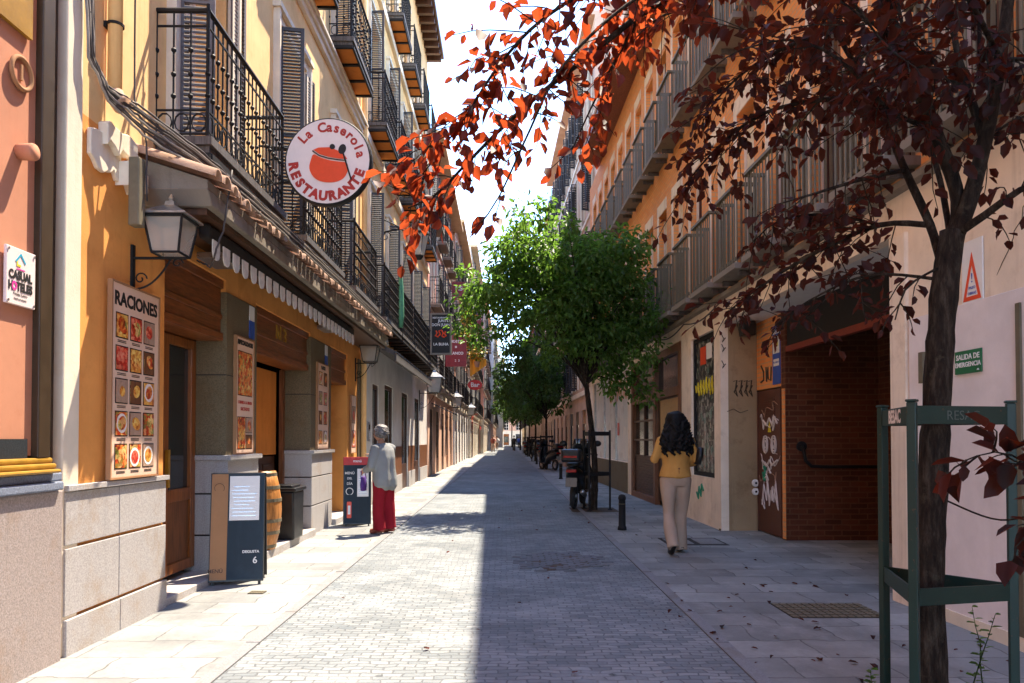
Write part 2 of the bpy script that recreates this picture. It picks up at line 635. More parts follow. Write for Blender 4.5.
ROAD_L, ROAD_R = -1.68, 1.44
sheet('road', 'cobble', ROAD_L, ROAD_R, -12, 170, 0)
sheet('pavement', 'slabs', -3.6, ROAD_L - .10, -12, 170, 0.004)
sheet('pavement', 'slabs', ROAD_R + .10, 7.5, -12, 170, 0.004)
for (xa, xb) in ((ROAD_L - .10, ROAD_L), (ROAD_R, ROAD_R + .10)):
    m = MB()
    y = -12
    random.seed(3)
    while y < 120:
        m.box(xa + .004, xb - .004, y + .005, y + .895, -.05, .006 + random.random() * .004)
        y += .9
    struct(m.build('kerb', 'kerb'))
# worn patch where the joints have washed out
random.seed(11)
wp = root('worn_setts', 'patch of loose sunken setts in the shaded road', 'paving patch', (.62, 8.5, 0))
m = MB()
n = 26
m.raw([(.48 * math.cos(2 * PI * k / n) * random.uniform(.6, 1.1), .62 * math.sin(2 * PI * k / n) * random.uniform(.6, 1.1), .004) for k in range(n)], [tuple(range(n))])
m.build('bedding', 'soil', wp)
m = MB()
for i in range(-9, 10):
    for k in range(-4, 5):
        x, y = k * .155 + (i % 2) * .077, i * .07
        if (x / .5) ** 2 + (y / .66) ** 2 > random.uniform(.6, 1.25) or random.random() < .12:
            continue
        M = Matrix.Translation((x + random.uniform(-.012, .012), y + random.uniform(-.006, .006), .004)) @ Euler((random.uniform(-.09, .09), random.uniform(-.06, .06), random.uniform(-.12, .12))).to_matrix().to_4x4()
        m.box(-.066, .066, -.026, .026, -.03, .010, M)
m.build('setts', 'cobble_dark', wp, bevel=.004)


def cover(x, y, w, l, label, rows=6, mat='irongreen'):
    r = root('manhole_cover', label, 'manhole cover', (x, y, .004), 0, 'metal covers in the paving')
    MB().box(-w / 2, w / 2, -l / 2, l / 2, -.03, .004).build('frame', 'joint', r)
    p = MB()
    for i in range(rows):
        for j in range(rows * 2):
            cx = -w / 2 + w * (j + .5) / (rows * 2)
            cy = -l / 2 + l * (i + .5) / rows
            p.box(cx - w / rows * .2, cx + w / rows * .2, cy - l / rows * .38, cy + l / rows * .38, .003, .009)
    p.build('plate', mat, r)


cover(2.62, 6.05, .75, .5, 'dark metal service cover in the shaded pavement by the brick recess')
cover(2.55, 10.1, .8, .7, 'wide flush service cover on the pavement where the jacketed woman walks', 1, 'kerb')
cover(-2.25, 6.75, .14, .12, 'tiny dark cover in the sunlit pavement before the slate board', 3)

# ------------------------------------------------------------------ facades (local frame: +X outward, Y along, Z up)


def wall(mb, y0, y1, z0, z1, holes=(), u=0, depth=.3, back=True):
    ys = sorted({y0, y1} | {min(max(a, y0), y1) for h in holes for a in h[:2]})
    zs = sorted({z0, z1} | {min(max(a, z0), z1) for h in holes for a in h[2:]})
    for i in range(len(ys) - 1):
        for j in range(len(zs) - 1):
            ya, yb, za, zb = ys[i], ys[i + 1], zs[j], zs[j + 1]
            cy, cz = (ya + yb) / 2, (za + zb) / 2
            if any(h[0] < cy < h[1] and h[2] < cz < h[3] for h in holes):
                continue
            mb.quad((u, ya, za), (u, yb, za), (u, yb, zb), (u, ya, zb))
    d = u - depth
    for (a, b, c, e) in holes:
        mb.quad((u, a, c), (u, a, e), (d, a, e), (d, a, c))
        mb.quad((u, b, c), (d, b, c), (d, b, e), (u, b, e))
        mb.quad((u, a, e), (u, b, e), (d, b, e), (d, a, e))
        mb.quad((u, a, c), (d, a, c), (d, b, c), (u, b, c))
    mb.quad((u, y0, z0), (u, y0, z1), (d, y0, z1), (d, y0, z0))
    mb.quad((u, y1, z0), (d, y1, z0), (d, y1, z1), (u, y1, z1))
    mb.quad((u, y0, z1), (u, y1, z1), (d, y1, z1), (d, y0, z1))
    return mb


def inst(mesh, name, parent, loc, scale=None, rz=0):
    o = bpy.data.objects.new(name, mesh)
    COL.objects.link(o)
    o.parent = parent
    o.location = loc
    if scale:
        o.scale = scale
    if rz:
        o.rotation_euler = (0, 0, rz)
    return o


def louvre(w, h, t=.035, frame=.07, pitch=.055):
    """leaf in local frame: hinge at y=0, extends +Y by w, plane normal X"""
    m = MB()
    m.box(-t / 2, t / 2, 0, frame, 0, h).box(-t / 2, t / 2, w - frame, w, 0, h)
    for z in (0, h * .48, h - frame):
        m.box(-t / 2, t / 2, frame, w - frame, z, z + frame)
    z = frame + .02
    while z < h - frame - .03:
        if not (h * .48 - .03 < z < h * .48 + frame):
            M = Matrix.Translation((0, 0, z)) @ Matrix.Rotation(R(48), 4, 'Y')
            m.box(-.027, .027, frame, w - frame, -.004, .004, M)
        z += pitch
    return m


def french_parts(w, h, rail=.07):
    """frame (door bars) + glass for opening w x h, local origin bottom centre, at x=0"""
    f = MB()
    for y in (-w / 2, -rail / 2, w / 2 - rail):
        f.box(-.03, .03, y, y + rail, 0, h)
    for z in (0, h * .3, h * .65, h - rail):
        f.box(-.025, .025, -w / 2, w / 2, z + .001, z + rail)
    gl = MB().quad((-.005, -w / 2, 0), (-.005, w / 2, 0), (-.005, w / 2, h), (-.005, -w / 2, h))
    return f, gl


def surround_mesh(w, h, t=.16, d=.05):
    m = MB()
    a = w / 2
    m.box(-.02, d, -a - t, -a, 0, h + t).box(-.02, d, a, a + t, 0, h + t).box(-.02, d - .002, -a, a, h, h + t)
    m.box(-.02, d + .03, -a - t, -a - t + .05, 0, h + t - .04).box(-.02, d + .03, a + t - .05, a + t, 0, h + t - .04)
    m.box(-.02, d + .05, -a - t - .03, a + t + .03, h + t - .04, h + t + .03)
    return m


def iron_balcony(L, D=.42, H=1.05, step=.105):
    """local: wall at x=0, slab top at z=0, centred in y. returns (slab, railing, corbel) MBs"""
    s = MB()
    s.box(0, D + .05, -L / 2 - .04, L / 2 + .04, -.07, 0)
    s.box(0, D + .02, -L / 2 - .01, L / 2 + .01, -.13, -.071)
    r = MB()
    t = .011

    def run(p, q):
        p, q = Vector(p), Vector(q)
        n = max(2, int((q - p).length / step))
        for k in range(n + 1):
            c = p.lerp(q, k / n)
            r.tube([c + Vector((0, 0, .0)), c + Vector((0, 0, H))], t * .75, 5)
            for z in (.34, .52, .72):
                r.lathe([(.006, -.025), (.021, -.008), (.021, .008), (.006, .025)], c + Vector((0, 0, z)), 5)
        d = (q - p).normalized()
        n2 = Vector((d.y, -d.x, 0))
        m2 = max(2, int((q - p).length / .13))
        for k in range(m2):
            c = p.lerp(q, (k + .5) / m2)
            r.ring(c + Vector((0, 0, .125)), n2, .075, .008, 10, 4, .78)
        for z in (.03, .225, H - .13):
            c = (p + q) / 2
            r.tube([p + Vector((0, 0, z)), q + Vector((0, 0, z))], .010, 4)
        a, b = p + Vector((0, 0, H)), q + Vector((0, 0, H))
        r.tube([a, b], .022, 6)
    run((D, -L / 2, 0), (D, L / 2, 0))
    run((0, -L / 2, 0), (D, -L / 2, 0))
    run((0, L / 2, 0), (D, L / 2, 0))
    for y in (-L / 2, L / 2):
        r.tube([(D, y, 0), (D, y, H + .05)], .016, 6)
    return s, r


def tiled_underside(L, D):
    """clay tiles between iron bars under a balcony slab; returns tiles, bars"""
    a, b = MB(), MB()
    n = max(2, int(L / .5))
    for k in range(n):
        y0 = -L / 2 + L * k / n
        a.box(.03, D + .01, y0 + .03, y0 + L / n - .03, -.15, -.131)
    for k in range(n + 1):
        y0 = -L / 2 + L * k / n
        b.box(0, D + .03, y0 - .025, y0 + .025, -.18, -.132)
    b.box(D + .012, D + .045, -L / 2, L / 2, -.178, -.133)
    return a, b


# ================================================================== LEFT SIDE
LX = -2.85
# ---- hotel (nearest, pink)
H = root('hotel_building', 'pink marble hotel front with gold sill and speckled granite base', 'building', (LX, 0, 0))
wall(MB(), -9, 4.56, 1.30, 12, [], 0, .5).build('wall', 'pinkmarble', H)
b = MB().box(-8, .05, -9, 4.70, -.05, 1.08)
b.build('granite_base', 'granite_pink', H, bevel=.012)
b = MB()
b.box(-.4, .08, -9, 4.66, 1.081, 1.135).box(-.4, .05, -9, 4.69, 1.136, 1.19)
b.build('stone_ledge', 'granite_blue', H, bevel=.01)
b = MB()
b.box(-.4, .10, -9, 4.60, 1.191, 1.215).box(-.4, .07, -9, 4.60, 1.2155, 1.25).box(-.4, .045, -9, 4.60, 1.2505, 1.285)
b.build('window_sill', 'gold', H, bevel=.012)
MB().box(-.3, .012, -9, 4.40, 1.286, 1.40).build('tile_band', 'blackmarble', H)
fr = MB()
fr.box(-.3, .045, 4.45, 4.57, 1.286, 12).box(-.3, -.03, 4.57, 4.72, 1.191, 12)
fr.build('frame', 'olive', H, bevel=.008)
MB().box(-8, -.5, -9, 4.70, 1.3, 12).build('rear_block', 'pinkmarble', H)

P = root('hotel_plaque', 'white square plaque with a coloured house icon on pink marble', 'sign', (LX, 4.27, 2.33))
MB().box(.012, .030, -.20, .15, -.17, .19).build('plate', 'signwhite', P, bevel=.004)
m = MB()
for (y, z) in ((-.18, -.15), (-.18, .17), (.13, -.15), (.13, .17)):
    m.lathe([(.009, 0), (.009, .006)], (.030, y, z), 8, Matrix.Rotation(PI / 2, 4, 'Y'))
m.build('screw', 'chrome', P)
LT = lambda u, y, z: basis((u, y, z), (0, 1, 0), (0, 0, 1))
m = MB()
m.text('CASUAL', .075, LT(.0315, -.035, .015), .001, .0035)
m.text('H  TELES', .075, LT(.0315, -.035, -.055), .001, .0035)
m.build('lettering', 'ink', P)
m = MB()
m.text('O', .075, LT(.0318, -.109, -.055), .001, .004)
m.box(.0312, .0325, -.085, .015, .055, .062)
m.build('pink_mark', 'pinkink', P)
MB().prism([(-.085, .075), (-.035, .075), (-.035, .088), (-.072, .088), (-.072, .112), (-.085, .112)], .0312, .0326).build('yellow_mark', 'yellowink', P)
MB().prism([(-.098, .108), (-.088, .1), (-.035, .147), (.018, .1), (.028, .108), (-.035, .163)], .0312, .0328).build('blue_mark', 'cyanink', P)
m = MB()
m.text('Príncipe Centro', .026, LT(.0315, -.035, -.10), .0006).text('Hotel con encanto', .020, LT(.0315, -.035, -.13), .0006)
m.build('small_print', 'chrome', P)
P.scale = (1, .74, .92)
P.location.y = 4.27 + .15 * .26 + .005

P = root('number_plaque', 'small round brass ring with a figure 1 on pink marble', 'plaque', (LX, 4.29, 3.54))
MB().ring((.02, 0, 0), (1, 0, 0), .09, .014, 28, 6).build('rim', 'cork', P, True)
MB().lathe([(.08, .004), (.08, .012)], (0, 0, 0), 24, Matrix.Rotation(PI / 2, 4, 'Y')).build('disc', 'pinkmarble', P)
MB().text('1', .13, LT(.018, 0, 0), .006, .002).build('numeral', 'cork', P)
P = root('wall_fitting', 'little round pinkish fitting jutting from the hotel wall', 'wall fitting', (LX, 4.30, 3.08))
MB().lathe([(.045, .002), (.05, .09), (.046, .10)], (0, 0, 0), 16, Matrix.Rotation(PI / 2, 4, 'Y')).build('cylinder', 'pinkmarble', P, True)
P = root('wall_panel', 'yellow panel at the top edge of the pink hotel wall', 'sign', (LX, 4.2, 4.1))
MB().box(.005, .03, -.6, .17, -.32, .6).build('plate', 'gold', P)

# ---- restaurant building
Y0, Y1 = 4.735, 14.6
RB = root('restaurant_building', 'yellow balconied building with an orange ground floor restaurant', 'building', (LX, 0, 0))
openings = [(6.17, 7.53, 0, 3.02), (8.44, 10.80, 0, 2.95), (12.05, 13.35, 0, 2.92)]
gr = wall(MB(), 4.92, Y1, 0, 3.6, openings, 0, .42)
gr.build('wall', 'orange', RB)
ups = [(6.32, 7.52, 3.86, 6.6), (9.16, 10.36, 3.86, 6.6), (12.15, 13.35, 3.86, 6.6),
       (6.32, 7.52, 7.9, 10.4), (9.16, 10.36, 7.9, 10.4), (12.15, 13.35, 7.9, 10.4),
       (6.32, 7.52, 11.7, 14), (9.16, 10.36, 11.7, 14), (12.15, 13.35, 11.7, 14)]
wall(MB(), 4.92, Y1, 3.6, 15.0, ups, 0, .42).build('upper_wall', 'yellow', RB)
MB().box(-8, -.9, Y0, Y1, 0, 15).build('rear_block', 'cream', RB)
MB().box(-.5, .02, Y0, 4.92, 0, 15).build('pilaster', 'cream', RB, bevel=.01)
# string course and cornice
m = MB()
m.box(-.1, .10, Y0, Y1, 7.50, 7.58).box(-.1, .06, Y0, Y1, 7.40, 7.499).box(-.1, .14, Y0, Y1, 7.581, 7.64)
m.box(-.1, .08, Y0, Y1, 11.3, 11.5)
m.build('string_course', 'cream', RB, bevel=.01)
m = MB()
m.box(-.3, .55, Y0 - .02, Y1 + .02, 15.0, 15.14)
for k in range(20):
    y = Y0 + .25 + k * .5
    m.box(-.1, .48, y, y + .14, 14.8, 14.999)
m.build('eaves', 'wood_dark', RB)
# granite base courses beside the first door
m = MB()
for z0, z1, p in ((0, .235, .045), (.258, .69, .032), (.713, 1.055, .03)):
    for a, bb in ((4.76, 5.42), (5.430, 6.165)):
        m.box(-.38, p, a, bb, z0 - (.03 if z0 == 0 else 0), z1)
m.box(-.38, .05, 4.76, 6.19, 1.062, 1.10)
m.build('granite_base', 'granite', RB, bevel=.003)
MB().box(-.40, -.012, 4.765, 6.16, 0, 1.06).build('base_joints', 'joint', RB)
# granite pillars between the openings
for (a, bb) in ((7.53, 8.44), (10.80, 12.05)):
    m = MB()
    for z0, z1 in ((0, .415), (.432, .835), (.852, 1.18)):
        m.box(-.40, .035, a - .012, bb + .012, z0 - (.03 if z0 == 0 else 0), z1)
    m.build('granite_plinth', 'granite', RB, bevel=.003)
    m = MB()
    m.box(-.40, .075, a - .04, bb + .04, 1.181, 1.235)
    m.build('plinth_cap', 'granite', RB, bevel=.01)
    m = MB()
    for z0, z1 in ((1.236, 2.05), (2.058, 2.9)):
        m.box(-.41, .012, a - .004, bb + .004, z0, z1)
    m.build('pillar', 'granite_dark', RB, bevel=.006)
    MB().box(-.408, .006, a - .002, bb + .002, .0, 2.899).build('joints', 'joint', RB)
m = MB().box(-.3, .03, 14.25, Y1, 0, 2.95)
m.build('pillar', 'granite_dark', RB, bevel=.01)
# wooden headers over openings
for i, (a, bb, z0, z1) in enumerate(openings):
    m = MB()
    zb = z1 - (.62 if i == 0 else .55)
    m.box(-.36, -.05, a + .004, bb - .004, zb, z1 - .004)
    m.box(-.05, -.02, a + .01, bb - .01, zb, zb + .08).box(-.05, -.02, a + .01, bb - .01, z1 - .09, z1 - .006)
    m.box(-.05, -.03, a + .01, bb - .01, zb + .22, zb + .27)
    hd = m.build('fascia', 'wood_fascia', RB, bevel=.006)
    if i == 1:
        MB().text('N 3', .30, LT(-.048, 9.55, zb + .33), .012, .004).build('lettering', 'gold', hd)
# door of the first opening
d = MB()
a, bb, u = 6.19, 7.51, -.36
for y in (a, bb - .10):
    d.box(u, u + .07, y, y + .10, .12, 2.39)
d.box(u, u + .068, a, bb, 2.30, 2.39).box(u, u + .066, a, bb, .12, .22).box(u, u + .066, a, bb, .80, .92)
d.box(u - .01, u + .075, 6.78, 6.90, .121, 2.38)
dr = d.build('door', 'wood_orange', RB, bevel=.006)
MB().quad((u + .03, a, .9), (u + .03, bb, .9), (u + .03, bb, 2.35), (u + .03, a, 2.35)).build('pane', 'glass', dr)
MB().box(u + .02, u + .045, a + .09, bb - .09, .2, .82).build('lower_panel', 'wood', dr)
m = MB()
m.box(u + .08, u + .11, 6.82, 6.86, .95, 1.3)
m.build('handle', 'gold', dr)
MB().box(-.40, .03, 6.175, 7.52, -.03, .07).build('doorstep', 'granite', RB, bevel=.008)
# interior behind opening 2 and 3
MB().box(-.42, .10, 8.45, 10.79, -.03, .10).build('doorstep', 'granite', RB, bevel=.008)
MB().box(-.42, .10, 12.06, 13.9, -.03, .10).build('doorstep', 'granite', RB, bevel=.008)
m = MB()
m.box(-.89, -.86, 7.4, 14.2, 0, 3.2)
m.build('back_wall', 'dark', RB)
m = MB()
m.box(-.52, -.46, 8.54, 10.69, 1.18, 2.36)
m.build('roller_panel', 'interior', RB)
m = MB()
m.box(-.80, -.48, 8.5, 10.69, .1, 1.16)
for k in range(4):
    m.box(-.48, -.46, 8.56 + k * .53, 9.04 + k * .53, .2, 1.05)
m.build('counter', 'wood_dark', RB, bevel=.005)
m = MB()
m.box(-.6, -.40, 12.06, 13.34, .1, 2.3)
m.build('inner_door', 'wood', RB)
m = MB()
m.box(-.42, -.36, 8.45, 8.53, .1, 2.4).box(-.42, -.36, 10.70, 10.79, .1, 2.4)
m.build('jamb', 'wood', RB)

# windows with shutters and balconies
WF, WG = french_parts(1.2, 2.7)
WFm, WGm = WF.mesh('window_frame', 'white'), WG.mesh('window_pane', 'glass')
SUm = surround_mesh(1.2, 2.72).mesh('window_surround', 'cream', )
LVm = louvre(.30, 2.66, .03, .045, .042).mesh('louvre', 'shutter')
LVp = louvre(.30, 2.66, .03, .045, .042).mesh('louvre', 'shutter_pale')


def french_window(parent, yc, z0, h=2.7, ang=(75, 75), u=-.36, pale=False, sur=True, w=1.2, both=True):
    k = h / 2.7
    wd = inst(WFm, 'window', parent, (u, yc, z0), (1, w / 1.2, k))
    inst(WGm, 'pane', wd, (0, 0, 0))
    if sur:
        inst(SUm, 'surround', wd, (-u + .004, 0, 0))
    if ang:
        mm = LVp if pale else LVm
        # near leaf hinged on the near jamb, swung outwards
        o = inst(mm, 'shutter', wd, (-u + .03, -.60, .02), None, 0)
        o.rotation_euler = (0, 0, R(-(ang[0])))
        o2 = inst(mm, 'shutter', wd, (-u + .03, .60, .02), None, 0)
        o2.rotation_euler = (0, 0, R(180 + (ang[1] if both else 172)))
    return wd


for i, yc in enumerate((6.92, 9.76, 12.75)):
    french_window(RB, yc, 3.88, 2.7, (80, 88), pale=(i == 0), both=False)
    french_window(RB, yc, 7.92, 2.45, (95, 100), both=False)
    french_window(RB, yc, 11.72, 2.25, None)


def add_balcony(parent, yc, z, L, D=.42, tiles=True, dark=True):
    s, r = iron_balcony(L, D)
    o = s.build('balcony', 'slate_awning' if dark else 'concrete', parent, loc=(0, yc, z))
    r.build('railing', 'iron', o)
    a, bb = tiled_underside(L, D)
    if tiles:
        a.build('clay_tiles', 'orangetile', o)
    else:
        a.build('soffit_boards', 'wood_dark', o)
    bb.build('iron_bars', 'iron', o)
    return o


for yc in (7.0, 9.9, 12.85):
    add_balcony(RB, yc, 3.86, 2.02, .42, False)
for yc in (6.95, 9.9, 12.7):
    add_balcony(RB, yc, 7.9, 1.7, .36, True)
    add_balcony(RB, yc, 11.7, 1.6, .36, True)

# tiled canopy over the restaurant
A = MB()
A.prism([(5.75, 3.22), (14.5, 3.22), (14.5, 3.33), (5.66, 3.33)], .0, .56)
cn = A.build('canopy', 'concrete', RB, bevel=.01)
m = MB()
m.box(.02, .50, 5.80, 14.45, 3.17, 3.219)
m.build('soffit', 'wood_dark', cn)
m = MB()
random.seed(5)
y = 5.60
while y < 14.5:
    prof = []
    r0 = .080 + random.uniform(-.006, .006)
    dz = random.uniform(-.012, .012)
    n = 7
    vs, fs = [], []
    for (xx, zz) in ((.63 + random.uniform(-.03, .02), 3.40 + dz), (.0, 3.60 + dz)):
        for rr in (r0, r0 - .018):
            for j in range(n):
                t = PI * j / (n - 1)
                vs.append((xx, y + .08 + rr * math.cos(t), zz + rr * math.sin(t)))
    for j in range(n - 1):
        fs.append((j, j + 1, 2 * n + j + 1, 2 * n + j))
        fs.append((n + j + 1, n + j, 3 * n + j, 3 * n + j + 1))
        fs.append((j + 1, j, n + j, n + j + 1))
    m.raw(vs, fs)
    y += .172
m.build('roof_tiles', 'terracotta', cn, True)
m = MB()
m.quad((.555, 5.67, 3.40), (.555, 14.5, 3.40), (0, 14.5, 3.58), (0, 5.67, 3.58))
m.quad((.555, 5.67, 3.331), (.555, 14.5, 3.331), (.555, 14.5, 3.40), (.555, 5.67, 3.40))
m.raw([(.555, 5.67, 3.331), (.555, 5.67, 3.40), (0, 5.67, 3.58), (0, 5.67, 3.331)], [(0, 1, 2, 3)])
m.build('tile_bed', 'concrete', cn)
# retracted awning with scalloped valance under the canopy
m = MB()
m.box(.34, .44, 6.0, 11.8, 3.04, 3.165)
aw = m.build('awning_cassette', 'dark', RB, bevel=.03)
m = MB()
pts = []
yy = 6.0
sw = .23
while yy < 11.7:
    poly = [(yy + .04, 3.04)] + [(yy + sw / 2 - .075 * math.cos(PI * q / 8), 2.95 - .07 * math.sin(PI * q / 8)) for q in range(9)] + [(yy + sw - .04, 3.04)]
    m.prism(poly, .445, .455)
    yy += sw
m.build('valance', 'valance', aw)
for yc in (6.9, 11.2):
    m = MB()
    m.box(.05, .30, yc - .22, yc + .22, 3.04, 3.10)
    o = m.build('floodlight', 'chrome', RB, bevel=.008)
# broken cornice stub near the corner
random.seed(8)
m = MB()
def ragged(mb, y0, y1, z0, z1, d, n=9):
    poly = []
    for k in range(n):
        poly.append((y0 + (y1 - y0) * k / (n - 1) + random.uniform(-.015, .015), z0 + random.uniform(-.05, .05)))
    for k in range(n):
        poly.append((y1 - (y1 - y0) * k / (n - 1) + random.uniform(-.012, .012), z1 + random.uniform(-.02, .02)))
    mb.prism(poly, .002, d)
ragged(m, 5.00, 5.40, 3.30, 3.54, .035)
ragged(m, 5.12, 5.56, 3.46, 3.63, .075)
ragged(m, 5.36, 5.64, 3.28, 3.42, .12, 6)
m.build('chipped_cornice', 'cream', RB, bevel=.008)
# things on the restaurant wall
P = root('drainpipe', 'yellow vertical drainpipe above the chipped cornice', 'drainpipe', (LX, 5.22, 3.85))
m = MB().tube([(.07, 0, 0), (.07, 0, 6.8)], .05, 10)
m.build('pipe', 'yellow', P, True)
m = MB()
for z in (.5, 2.4, 4.3, 6.2):
    m.ring((.07, 0, z), (0, 0, 1), .052, .012, 12, 4)
    m.box(-.0, .03, -.03, .03, z - .02, z + .02)
m.build('bracket', 'iron', P)
MB().tube([(.07, 0, .02), (.09, 0, -.04), (.13, 0, -.08)], [.055, .06, .07], 10).build('spout', 'terracotta', P, True)

CB = root('cable_bundle', 'tangle of loose cables draped down the corner and over the tiles', 'cables', (LX, 4.9, 3.5))
random.seed(21)
def wig(pts, a):
    out = []
    for i in range(len(pts) - 1):
        p, q = Vector(pts[i]), Vector(pts[i + 1])
        for k in range(6):
            t = k / 6
            out.append(p.lerp(q, t) + Vector((random.uniform(-a, a) * .6, random.uniform(-a, a), random.uniform(-a, a))))
    out.append(Vector(pts[-1]))
    return out
for k in range(8):
    o = (k - 4) * .014
    pts = [(.06, -.02 + o, 4.5), (.05, .0 + o, 1.3), (.07, .03 + o * .6, .50 - abs(o)), (.10, .18, .30 + o), (.2, .48, .24 + o * 2.0), (.42, .85, .12 + o * 1.6), (.60, 1.35, .02 + o), (.68, 2.3, -.03 + o), (.68, 4.0, -.02 + o), (.68, 9.2, .0 + o)]
    MB().tube(wig(pts, .008), random.uniform(.007, .011), 5).build('cable', 'cablepale' if k % 3 == 0 else 'cable', CB, True)
m = MB().tube(wig([(.62, 1.1, .1), (.60, 1.0, -.4), (.55, .95, -.62), (.45, 1.1, -.7), (.30, 1.2, -.62)], .006), .008, 5)
m.build('cable', 'cable', CB, True)
m = MB().tube(wig([(.12, .5, 3.0), (.12, .5, .4), (.2, .52, .1), (.22, .5, -.35)], .005), .007, 5)
m.build('cable', 'cable', CB, True)
m = MB().box(.12, .2, .42, .52, -.55, -.05)
m.build('junction_box', 'irongreen', CB, bevel=.01)


def lantern(name, label, loc, rz=0, arm=.30, S=1.0, group='wall lanterns'):
    r = root(name, label, 'lamp', loc, rz, group)
    m = MB()
    m.box(0, .02, -.02, .02, -.42 * S, .02)
    m.tube([(0, 0, -.08), (arm + .12, 0, -.08)], .011, 6)
    pts = []
    for k in range(15):
        t = k / 14
        pts.append((.02 + arm * .95 * t, 0, -.36 * S + .27 * S * t ** 2.2))
    m.tube(pts, .008, 5)
    sp = [(.02 + .05 + .05 * math.cos(t) * (1 - t / 9), 0, -.27 * S + .05 * math.sin(t) * (1 - t / 9)) for t in np.linspace(0, 7, 18)]
    m.tube(sp, .006, 5)
    sp = [(arm + .05 + .045 * math.cos(t) * (1 - t / 9), 0, -.12 + .04 * math.sin(t) * (1 - t / 9)) for t in np.linspace(0, 7, 18)]
    m.tube(sp, .006, 5)
    m.build('bracket', 'iron', r)
    x = arm
    a, b2, h = .115 * S, .165 * S, .30 * S
    m = MB()
    z0 = -.055
    q0 = [(x - a, -a, z0), (x + a, -a, z0), (x + a, a, z0), (x - a, a, z0)]
    q1 = [(x - b2, -b2, z0 + h), (x + b2, -b2, z0 + h), (x + b2, b2, z0 + h), (x - b2, b2, z0 + h)]
    for k in range(4):
        m.tube([q0[k], q1[k]], .010, 4)
        m.tube([q0[k], q0[(k + 1) % 4]], .010, 4)
        m.tube([q1[k], q1[(k + 1) % 4]], .012, 4)
    m.build('cage', 'iron', r)
    m = MB()
    i0 = [(x + (p[0] - x) * .96, p[1] * .96, p[2] + .002) for p in q0]
    i1 = [(x + (p[0] - x) * .96, p[1] * .96, p[2] - .002) for p in q1]
    for k in range(4):
        m.quad(i0[k], i0[(k + 1) % 4], i1[(k + 1) % 4], i1[k])
    m.quad(*i0)
    m.build('glazing', 'lampglass', r)
    m = MB()
    e = .20 * S
    m.lathe([(e * 1.414, z0 + h + .01), (e * 1.40, z0 + h + .025), (.06 * S, z0 + h + .125 * S), (.05 * S, z0 + h + .16 * S), (.02 * S, z0 + h + .17 * S), (.025 * S, z0 + h + .19 * S), (.004, z0 + h + .23 * S)], (x, 0, 0), 4, Matrix.Rotation(PI / 4, 4, 'Z'))
    m.build('roof', 'chrome', r, False)
    return r


lantern('wall_lantern', 'iron wall lantern above the big RACIONES menu board', (LX, 5.62, 2.86), 0, .30, .88)
lantern('wall_lantern', 'smaller iron wall lantern beside the pale pipe past the third doorway', (LX, 14.05, 2.92), 0, .28, 1.0)

MAT['photo_border'] = MAT['ink']
def menu_board(label, y, z0, z1, w, title, layout, u=.02, tsize=.12):
    r = root('menu_board', label, 'menu board', (LX, y, z0), 0, 'menu boards on the restaurant front')
    h = z1 - z0
    MB().box(u, u + .025, -w / 2, w / 2, 0, h).build('panel', 'menu', r, bevel=.003)
    fr = MB()
    fr.box(u - .003, u + .032, -w / 2 - .015, -w / 2, -.012, h + .012).box(u - .003, u + .032, w / 2, w / 2 + .015, -.012, h + .012)
    fr.box(u - .003, u + .031, -w / 2, w / 2, h, h + .012).box(u - .003, u + .031, -w / 2, w / 2, -.012, 0)
    fr.build('frame', 'cork', r)
    ph, bd, lt = MB(), MB(), MB()
    for (a, b2, c, d2) in layout:
        bd.box(u + .0255, u + .027, a - .008, b2 + .008, c - .008, d2 + .008)
        ph.box(u + .0275, u + .029, a, b2, c, d2)
        if (b2 - a) < .17:
            for q in range(2):
                lt.box(u + .0255, u + .0268, a + .02, b2 - .02, c - .028 - q * .011, c - .023 - q * .011)
    bd.build('photo_edge', 'ink', r)
    ph.build('food_photos', 'menufood', r)
    groups = {}
    rg_ = random.Random(int(y * 100))
    for (a, b2, c, d2) in layout:
        if b2 - a > .3:
            continue
        cy, cz = (a + b2) / 2 + rg_.uniform(-.01, .01), (c + d2) / 2 + rg_.uniform(-.012, .012)
        ra = min(b2 - a, d2 - c) / 2
        kind = rg_.random()
        groups.setdefault(rg_.choice(['menufood', 'menufood2', 'menufood4', 'menufood', 'terracotta', 'wood']), MB()).box(u + .0291, u + .0294, a, b2, c, d2)
        RY = Matrix.Rotation(PI / 2, 4, 'Y')
        if kind < .35:
            groups.setdefault(rg_.choice(['paper', 'signwhite', 'terracotta']), MB()).lathe([(ra * .9, u + .0295), (ra * .9, u + .0302)], (0, 0, 0), 16, Matrix.Translation((0, cy, cz)) @ RY)
        k2 = rg_.choice(['menufood', 'menufood2', 'menufood3', 'menufood4', 'menufood'])
        groups.setdefault(k2, MB()).lathe([(ra * rg_.uniform(.55, .75), u + .0303), (ra * .6, u + .0312)], (0, 0, 0), 11, Matrix.Translation((0, cy, cz)) @ Matrix.Rotation(rg_.uniform(0, 3), 4, 'X') @ RY, sx=rg_.uniform(.8, 1.25), sy=rg_.uniform(.8, 1.3))
    for k2, mb in groups.items():
        mb.build('food_photos', k2, r)
    if title:
        lt.text(title, tsize, LT(u + .0265, 0, h - tsize * .85), .001, .005)
    lt.build('lettering', 'ink', r)
    return r


